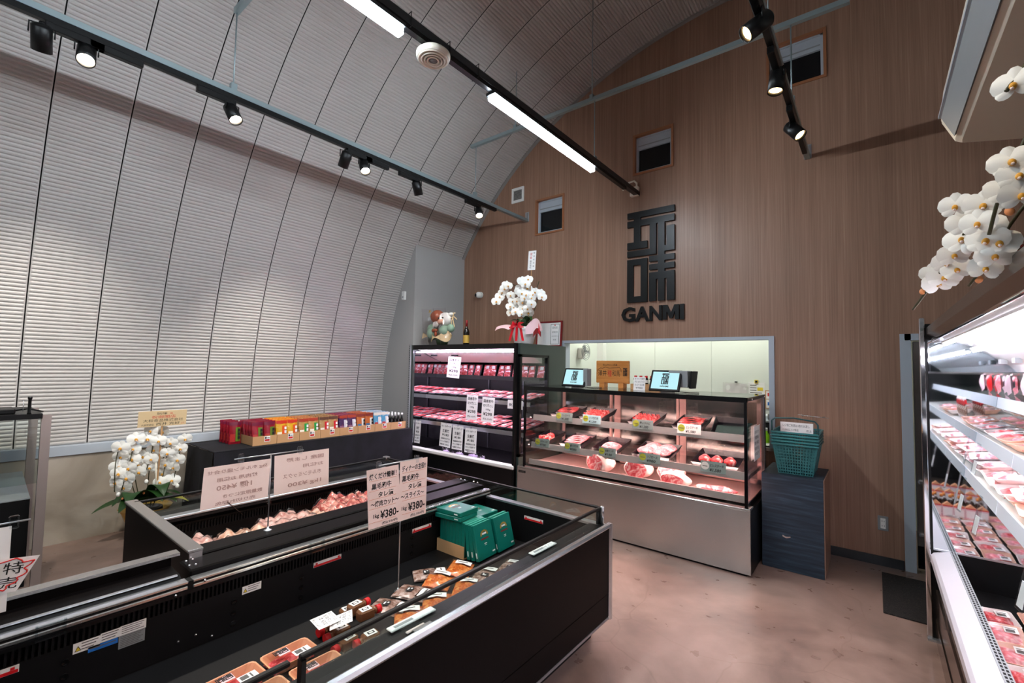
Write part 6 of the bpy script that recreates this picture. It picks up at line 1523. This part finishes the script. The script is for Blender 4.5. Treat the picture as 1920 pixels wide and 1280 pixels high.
# ------------------------------------------------------------------ kitchen things seen through the hatch
KYF = KY-.001
kf = empty('wall_fan', (KXL+.02, 5.62, 1.78), 'grey wall fan at the upper left of the kitchen', 'fan')
B().use('white').box(-.02, .06, -.05, .05, -.08, .08, .01).build('bracket', kf)
b = B().use('grey_plastic')
for r_ in (.03, .06, .09, .115): b.lathe([(r_, 0), (r_+.004, .004), (r_, .008)], n=20, caps=False)
b.xf(Matrix.Translation((.10, -.03, .02)) @ Matrix.Rotation(PI/2, 4, 'Y')); b.build('guard', kf)
for k in range(3): B().use('grey_plastic').sheet(lambda u, v, k=k: (.1+.02*(u-.5), -.03+.1*v*cos(k*2.1)+.04*(u-.5)*sin(k*2.1), .02+.1*v*sin(k*2.1)-.04*(u-.5)*cos(k*2.1)), 3, 4).build('blade', kf)
kp = empty('glove_bags', (-1.36, KYF, 1.33), 'clear plastic bags pinned to the kitchen wall', 'plastic bags')
B().use('film').sheet(lambda u, v: ((u-.5)*.3, -.02-.02*sin(u*9)*sin(v*7), (v-.5)*.2), 10, 8).use('white').sheet(lambda u, v: ((u-.5)*.24, -.008-.006*sin(u*11), (v-.5)*.17), 8, 4).build('bags', kp); B().use('ink').box(-.01, .02, -.03, -.01, .1, .115).build('clip', kp)
kp = empty('paper_notice', (-1.13, KYF, 1.33), 'white paper notice with yellow note on the kitchen wall', 'notice')
B().use('paper').box(-.09, .09, -.003, 0, -.16, .11).build('sheet', kp); B().use('yellow').box(.01, .07, -.005, -.003, .01, .05).build('sticky_note', kp); B().use('yellow').box(-.02, .02, -.012, -.003, .1, .14).use('ink').box(-.012, .012, -.014, -.012, .108, .132).build('magnet', kp)
b = B().use('ink_grey')
for i in range(6): b.box(-.07, .0 if i < 3 else .06, -.0036, -.003, .07-i*.03, .078-i*.03)
b.build('print', kp)
kp = empty('framed_notice', (-.99, KYF, 1.25), 'orange framed notice beside the right hatch jamb', 'notice')
B().use('cardboard').box(-.045, .06, -.01, 0, -.12, .1).build('board', kp); B().use('label_white').box(-.035, .05, -.012, -.01, .0, .09).use('ink_red').box(-.02, .02, -.0126, -.012, .03, .07).build('red_sheet', kp); B().use('label_white').box(-.035, .05, -.012, -.01, -.11, -.01).use('blue').box(-.02, .02, -.0126, -.012, -.08, -.04).build('blue_sheet', kp)
kc = empty('kitchen_counter', (-1.4, 5.6, 0), 'steel kitchen counter seen beyond the display case', 'counter')
B().use('stainless').box(-1.1, .9, -.28, .3, .76, .80).build('worktop', kc)
for x in (-1.05, .85):
    for yy in (-.24, .26): B().use('alu').cyl((x, yy, 0), (x, yy, .76), .02, 10).build('leg', kc)
B().use('stainless').box(-1.05, .85, -.24, .26, .3, .32).build('under_shelf', kc)
gbt = empty('spray_bottle', (-.905, 5.48, .80), 'bright green bottle on the kitchen counter', 'bottle')
B().use('green_bottle').lathe([(.035, 0), (.038, .02), (.036, .1), (.016, .14), (.014, .16)], n=16).build('bottle', gbt); B().use('white').lathe([(.016, .158), (.016, .185), (0, .187)], n=12).build('cap', gbt)
kx = empty('slicer', (-.95, 5.8, .80), 'dark kitchen appliance behind the green bottle', 'appliance')
B().use('near_black').box(-.2, .3, -.08, .2, 0, .22, .01).build('body', kx); B().use('alu').box(-.22, .32, -.1, .22, .22, .235).build('lid', kx); B().use('alu').cyl((.0, .05, .235), (.0, .05, .3), .02, 12).build('knob', kx)
